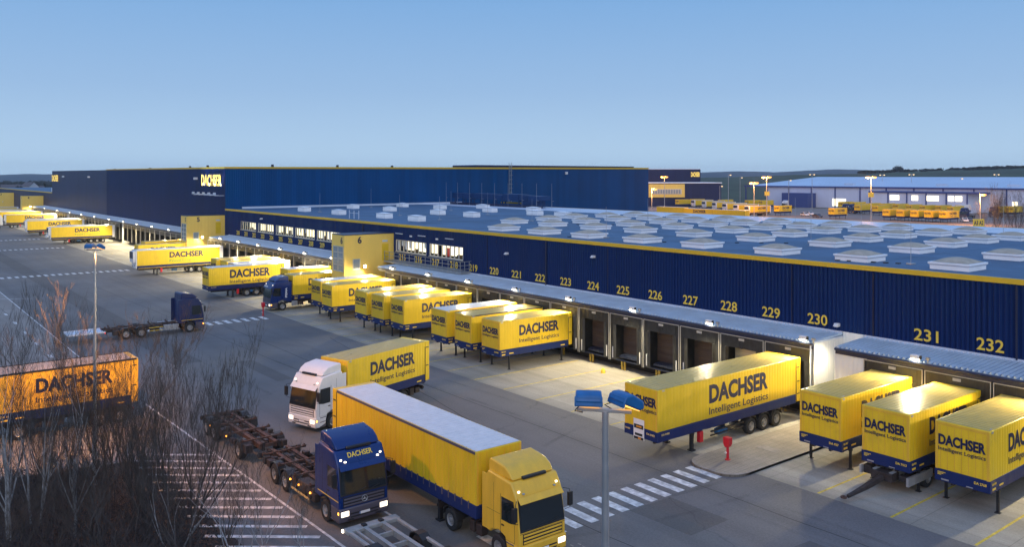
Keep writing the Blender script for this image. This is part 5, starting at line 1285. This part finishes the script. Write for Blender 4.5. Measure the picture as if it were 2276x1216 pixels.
# houses and trees far left
for i, (px, D, w_, h_, lb) in enumerate(((66, 620, 9, 8, 'white gabled house far left behind the low wing'), (50, 640, 12, 5, 'long low pale house left of the gabled one'), (85, 650, 8, 5, 'small pale house right of the gabled one'), (18, 700, 10, 5.5, 'pale house at the far left edge'), (34, 760, 9, 5, 'tiny pale house far left between others'), (105, 560, 7, 5, 'pale shed far left beside the tall hall'))):
    x, y = at_range(px, D); r_ = tag(empty('house', (x, y, 0), R(30 + 17*i)), lb, 'house', 'houses of the far village')
    MB().box(-w_/2, w_/2, -4, 4, 0, h_).prism([(-4, h_), (4, h_), (0, h_ + 3)], 'x', -w_/2, w_/2).build('wall', M['house'], r_)
    MB().add([(-w_/2 - .4, -4.5, h_ - .3), (w_/2 + .4, -4.5, h_ - .3), (w_/2 + .4, 0, h_ + 3.2), (-w_/2 - .4, 0, h_ + 3.2), (w_/2 + .4, 4.5, h_ - .3), (-w_/2 - .4, 4.5, h_ - .3)], [(0,1,2,3), (3,2,4,5)]).build('roof', M['house_roof'], r_)
    f = MB()
    for k in range(3): f.box(-w_/2 + .8 + k*2.2, -w_/2 + 1.8 + k*2.2, -4.05, -3.98, 1.5, 2.8)
    f.build('windows', M['glass_sky'], r_)

# ================================================================== VEGETATION
def leafy_mass(name, spots, m, seed):
    """far trees: each crown a cloud of small leaf clumps"""
    rnd = random.Random(seed); mb = MB()
    for (x, y, z, w_, h_) in spots:
        n = 70
        for k in range(n):
            u = rnd.random()*6.283; e_ = math.asin(rnd.uniform(-.4, 1)); q = rnd.uniform(.5, 1.0)
            c = Vector((x + w_*q*math.cos(u)*math.cos(e_), y + w_*q*math.sin(u)*math.cos(e_), z + h_*.45 + h_*.5*q*math.sin(e_)))
            s = w_ * rnd.uniform(.16, .34)
            vs = [c + Vector((rnd.uniform(-1, 1), rnd.uniform(-1, 1), rnd.uniform(-1, 1))).normalized() * s for _ in range(4)]
            mb.add(vs, [(0,1,2), (0,2,3), (0,3,1), (1,3,2)])
    return tag(mb.build(name, m), kind='stuff')
rnd = random.Random(21); sp = []
for k in range(150):
    px = rnd.uniform(-60, 130); D = rnd.uniform(480, 1500); x, y = at_range(px, D); w_ = rnd.uniform(3, 7); sp.append((x, y, 0, w_, rnd.uniform(5, 10)))
leafy_mass('village_trees', sp, M['tree_dark'], 1)
sp = []
def hz(px, r):
    prof = [(-500, 0), (1380, 0), (1560, 14), (1900, 19), (2276, 26), (2800, 34)]
    for (a, ha), (b, hb) in zip(prof, prof[1:]):
        if a <= px <= b: h_ = ha + (hb - ha)*(px - a)/(b - a)
    t = (r - 560)/540.; return h_ * math.sin(math.pi/2*min(1, t*1.25))**1.5 - 1
for k in range(230):
    px = rnd.choice((rnd.uniform(1900, 2300), rnd.uniform(1915, 2020), rnd.uniform(2120, 2290))); D = rnd.uniform(940, 1090); x, y = at_range(px, D)
    sp.append((x, y, hz(px, D), rnd.uniform(2, 4.5), rnd.uniform(3, 6.5) * (1.5 if 1985 < px < 2003 else .7)))
leafy_mass('hill_wood', sp, M['tree_dark'], 2)

def bare_mesh(name, seed, height, stems, lean, spread, depth=5, r0=.06, twigm='twig', stemm='bark', twist=.25, side=1.0, upness=.55, dens=3):
    """leafless shrub: stems that fork again and again; returns stem mesh and twig mesh"""
    rnd = random.Random(seed); A, B = MB(), MB()
    def grow(p, d, L, r, lv):
        pts = [p]; n = 4 if lv <= 1 else 3; q = p.copy(); dd = d.copy()
        for k in range(n):
            dd = (dd + Vector((rnd.gauss(0, twist), rnd.gauss(0, twist), rnd.gauss(0, twist*.4) + upness*.12))).normalized(); q = q + dd * L / n; pts.append(q.copy())
        rad = [r * (1 - .55*k/n) for k in range(n + 1)]
        (A if lv <= 1 else B).tube(pts, rad, 5 if lv == 0 else (4 if lv == 1 else 3), cap=False)
        if lv >= depth: return
        for k in range(dens + (1 if lv == 0 else 0) + (2 if lv == 0 and height > 8 else 0)):
            i = min(n, 1 + int(rnd.random()*n)) if k else n
            base = pts[i]; ax = (pts[i] - pts[i-1]).normalized()
            o_ = ax.orthogonal().normalized(); o_.rotate(Matrix.Rotation(rnd.random()*6.283, 3, ax))
            nd = (ax * rnd.uniform(.7, 1.1) + o_ * rnd.uniform(.25, .75) * side + Vector((0, 0, upness*.5))).normalized()
            grow(base, nd, L * rnd.uniform(.48, .72), max(.0052, rad[i] * rnd.uniform(.5, .7)), lv + 1)
    for s in range(stems):
        a = rnd.random()*6.283; b_ = rnd.uniform(0, spread)
        d = Vector((math.cos(a)*lean*rnd.random(), math.sin(a)*lean*rnd.random(), 1)).normalized()
        grow(Vector((math.cos(a)*b_, math.sin(a)*b_, 0)), d, height * rnd.uniform(.42, .55), r0 * rnd.uniform(.7, 1.1), 0)
    a, b = A.mesh(name), B.mesh(name); a.materials.append(M[stemm]); b.materials.append(M[twigm])
    return a, b
def shrub(name, meshes, px, D, label, group, sc=1.0, rz=0, z=0):
    x, y = at_range(px, D); r_ = tag(empty(name, (x, y, z), rz), label, 'bare tree' if name == 'bare_tree' else 'shrub', group); r_.scale = (sc, sc, sc)
    for nm, me in (('stems', meshes[0]), ('twigs', meshes[1])):
        o = bpy.data.objects.new(nm, me); col.objects.link(o); o.parent = r_
    return r_
willow = [bare_mesh('willow', 31, 8.6, 10, .62, .9, 5, .055, 'twig', 'bark', .13, .5, .9, 3), bare_mesh('willow', 47, 8.0, 6, .5, .8, 5, .06, 'twig', 'bark', .14, .55, .9, 3)]
reds = [bare_mesh('brush', 53, 6.4, 6, .5, .8, 5, .04, 'twig_red', 'twig_red', .17, .7, .7, 3), bare_mesh('brush', 59, 5.2, 6, .7, 1.0, 4, .035, 'twig', 'twig', .2, .8, .5, 3)]
birch = [bare_mesh('birch', 61, 10.2, 2, .12, .35, 4, .085, 'twig', 'bark_pale', .07, .75, .6, 4), bare_mesh('birch', 67, 9.2, 3, .2, .4, 4, .07, 'twig', 'bark_pale', .08, .75, .6, 4)]
sap = [bare_mesh('sapling', 71, 5.0, 4, .55, .4, 4, .03, 'twig', 'bark_pale', .12, .6, .5, 3)]
G1 = 'bare shrubs and saplings in the foreground strip'
data = [('bare_tree', birch[0], 22, 36, 'pale stemmed bare tree at the left edge, in front of the orange body', .92, 0.3), ('bare_tree', birch[1], 78, 37.5, 'pale bare tree second from the left edge', .86, 1.4),
        ('bare_tree', birch[0], 168, 36.5, 'tall slim bare tree left of the floodlight mast, highest at the left', .9, 3.0),
        ('bare_shrub', willow[0], 425, 38.5, 'big fan shaped bare shrub in the middle of the foreground strip', .84, 0), ('bare_shrub', willow[1], 352, 40.5, 'fan shaped bare shrub left of the biggest one, right of the orange body', .8, 1.0),
        ('bare_shrub', reds[0], 262, 45.5, 'reddish bare shrub behind the left floodlight mast, lit orange', 1.2, 0.5), ('bare_shrub', willow[1], 300, 42, 'dense bare shrub right of the left floodlight mast', .62, 2.1),
        ('bare_shrub', reds[1], 60, 40, 'low brown shrub at the left edge below the orange body', .85, .2), ('bare_shrub', reds[0], 205, 37, 'brown shrub at the foot of the left floodlight mast', .58, 2.6),
        ('bare_shrub', reds[1], 330, 35.5, 'low dense shrub at the bottom edge, left of centre', .85, 4.0), ('bare_shrub', reds[0], 120, 34, 'brown shrub at the bottom left corner', .55, 5.0),
        ('bare_shrub', willow[1], 505, 36.0, 'thin bare shrub before the hatched area', .42, 3.3), ('bare_shrub', sap[0], 585, 35.6, 'sparse sapling over the hatched area at the bottom', .8, 0), ('bare_shrub', sap[0], 530, 34.2, 'thin sapling with leaning stems at the bottom edge', .95, 2.0),
        ('bare_shrub', sap[0], 665, 35.2, 'small sapling left of the foreground truck', .6, 4.1), ('bare_shrub', reds[1], 430, 34.4, 'low tangle of branches below the big fan shaped shrub', .85, 1.2), ('bare_shrub', reds[0], 20, 33.5, 'dark shrub in the very corner of the photo', .62, 3.8),
        ('bare_shrub', reds[1], 240, 33.8, 'low tangled shrub at the bottom between the corner and the big shrub', .8, 2.2), ('bare_shrub', sap[0], 390, 35, 'sapling with pale leaning stems under the big shrub', 1.0, 5.5),
        ('bare_shrub', willow[0], 232, 42.5, 'tangled bare shrub in front of the lettering of the orange body', .70, 4.4), ('bare_shrub', willow[0], 110, 41.5, 'tangled bare shrub before the left half of the orange body', .60, 2.9), ('bare_shrub', willow[0], 325, 38.0, 'dense bare shrub between the mast and the biggest shrub', .66, 5.2),
        ('bare_shrub', reds[1], 160, 36.2, 'low brown shrub between the tall slim tree and the mast', .8, 3.3)]
for nm, me, px, D, lb, sc, rz in data: shrub(nm, me, px, D, lb, G1, sc, rz)
G2 = 'bare bushes at the edge of the far parking lot'
for i, (px, D, sc, me) in enumerate(((2190, 262, .95, reds[0]), (2215, 258, 1.25, willow[0]), (2240, 256, 1.0, reds[0]), (2262, 252, 1.3, willow[1]), (2205, 250, .8, reds[1]), (2230, 247, .85, reds[1]), (2255, 244, .9, reds[0]), (2275, 246, 1.0, reds[1]), (2178, 268, .7, reds[1]))):
    lb = ('brown bush right of the lamp beside the yellow sign', 'taller bare bush behind the yellow sign, first from the left', 'brown bush in the middle of the clump at the right edge', 'tallest bare bush near the right edge of the photo', 'low bush just right of the yellow sign', 'low bush below the middle of the clump', 'low bush near the right edge at the roof line', 'bush cut by the right edge of the photo', 'small bush left of the clump beside the lamp')[i]
    shrub('bare_shrub', me, px, D, lb, G2, sc, i*1.1)

# tangled undergrowth on the strip: arching canes over leaf litter
rnd = random.Random(77); mb = MB()
for k in range(3000):
    px, D = rnd.uniform(-60, 610), rnd.uniform(32.5, 44)
    x, y = at_range(px, D)
    if y > 12.6 or (x < -50 and y > 3.9) or (px > 430 and rnd.random() < .6): continue
    L_ = rnd.uniform(.5, 2.4) * (1.1 if px < 420 else .7); a = rnd.random()*6.283; b_ = rnd.uniform(.2, 1.1); p = Vector((x, y, 0)); pts = [p]
    d = Vector((math.cos(a)*b_, math.sin(a)*b_, 1)).normalized()
    for j in range(4):
        d = (d + Vector((rnd.gauss(0, .22), rnd.gauss(0, .22), -.22*rnd.random()))).normalized(); p = p + d*L_/4; pts.append(p.copy())
    r0_ = rnd.uniform(.007, .016); mb.tube(pts, [r0_, r0_*.9, r0_*.75, r0_*.55, r0_*.3], 3, cap=False)
    if L_ > 1.2:
        for q in pts[1:4]:
            e_ = Vector((rnd.gauss(0, 1), rnd.gauss(0, 1), rnd.uniform(-.2, .8))).normalized()*rnd.uniform(.2, .6); mb.tube([q, q + e_*.5 + Vector((0, 0, .04)), q + e_], [r0_*.5, r0_*.4, r0_*.2], 3, cap=False)
tag(mb.build('undergrowth', M['brush']), kind='stuff')
lf = MB()
for k in range(9000):
    px, D = rnd.uniform(-60, 640), rnd.uniform(32.5, 45); x, y = at_range(px, D)
    if y > 12.7 or (x < -50 and y > 4.2): continue
    c = Vector((x, y, rnd.uniform(.01, .10))); s_ = rnd.uniform(.03, .085); u = Vector((rnd.gauss(0, 1), rnd.gauss(0, 1), rnd.gauss(0, .4))).normalized(); v = u.orthogonal().normalized()
    lf.quad(c - u*s_, c + v*s_*.5, c + u*s_, c - v*s_*.5)
tag(lf.build('leaf_litter', M['litter']), kind='stuff')

# ------------------------------------------------------------------ evening air: far things fade towards blue
hm = bpy.data.materials.new('evening_air'); hm.use_nodes = True; ht = hm.node_tree; ht.nodes.remove(ht.nodes['Principled BSDF'])
pv = ht.nodes.new('ShaderNodeVolumePrincipled'); pv.inputs['Density'].default_value = .00010; pv.inputs['Color'].default_value = (.86, .93, 1, 1)
ht.links.new(pv.outputs[0], ht.nodes['Material Output'].inputs['Volume'])
hz_ = MB().box(-3600, 3600, -3600, 3600, -1.5, 60).build('haze', hm); tag(hz_, kind='stuff')
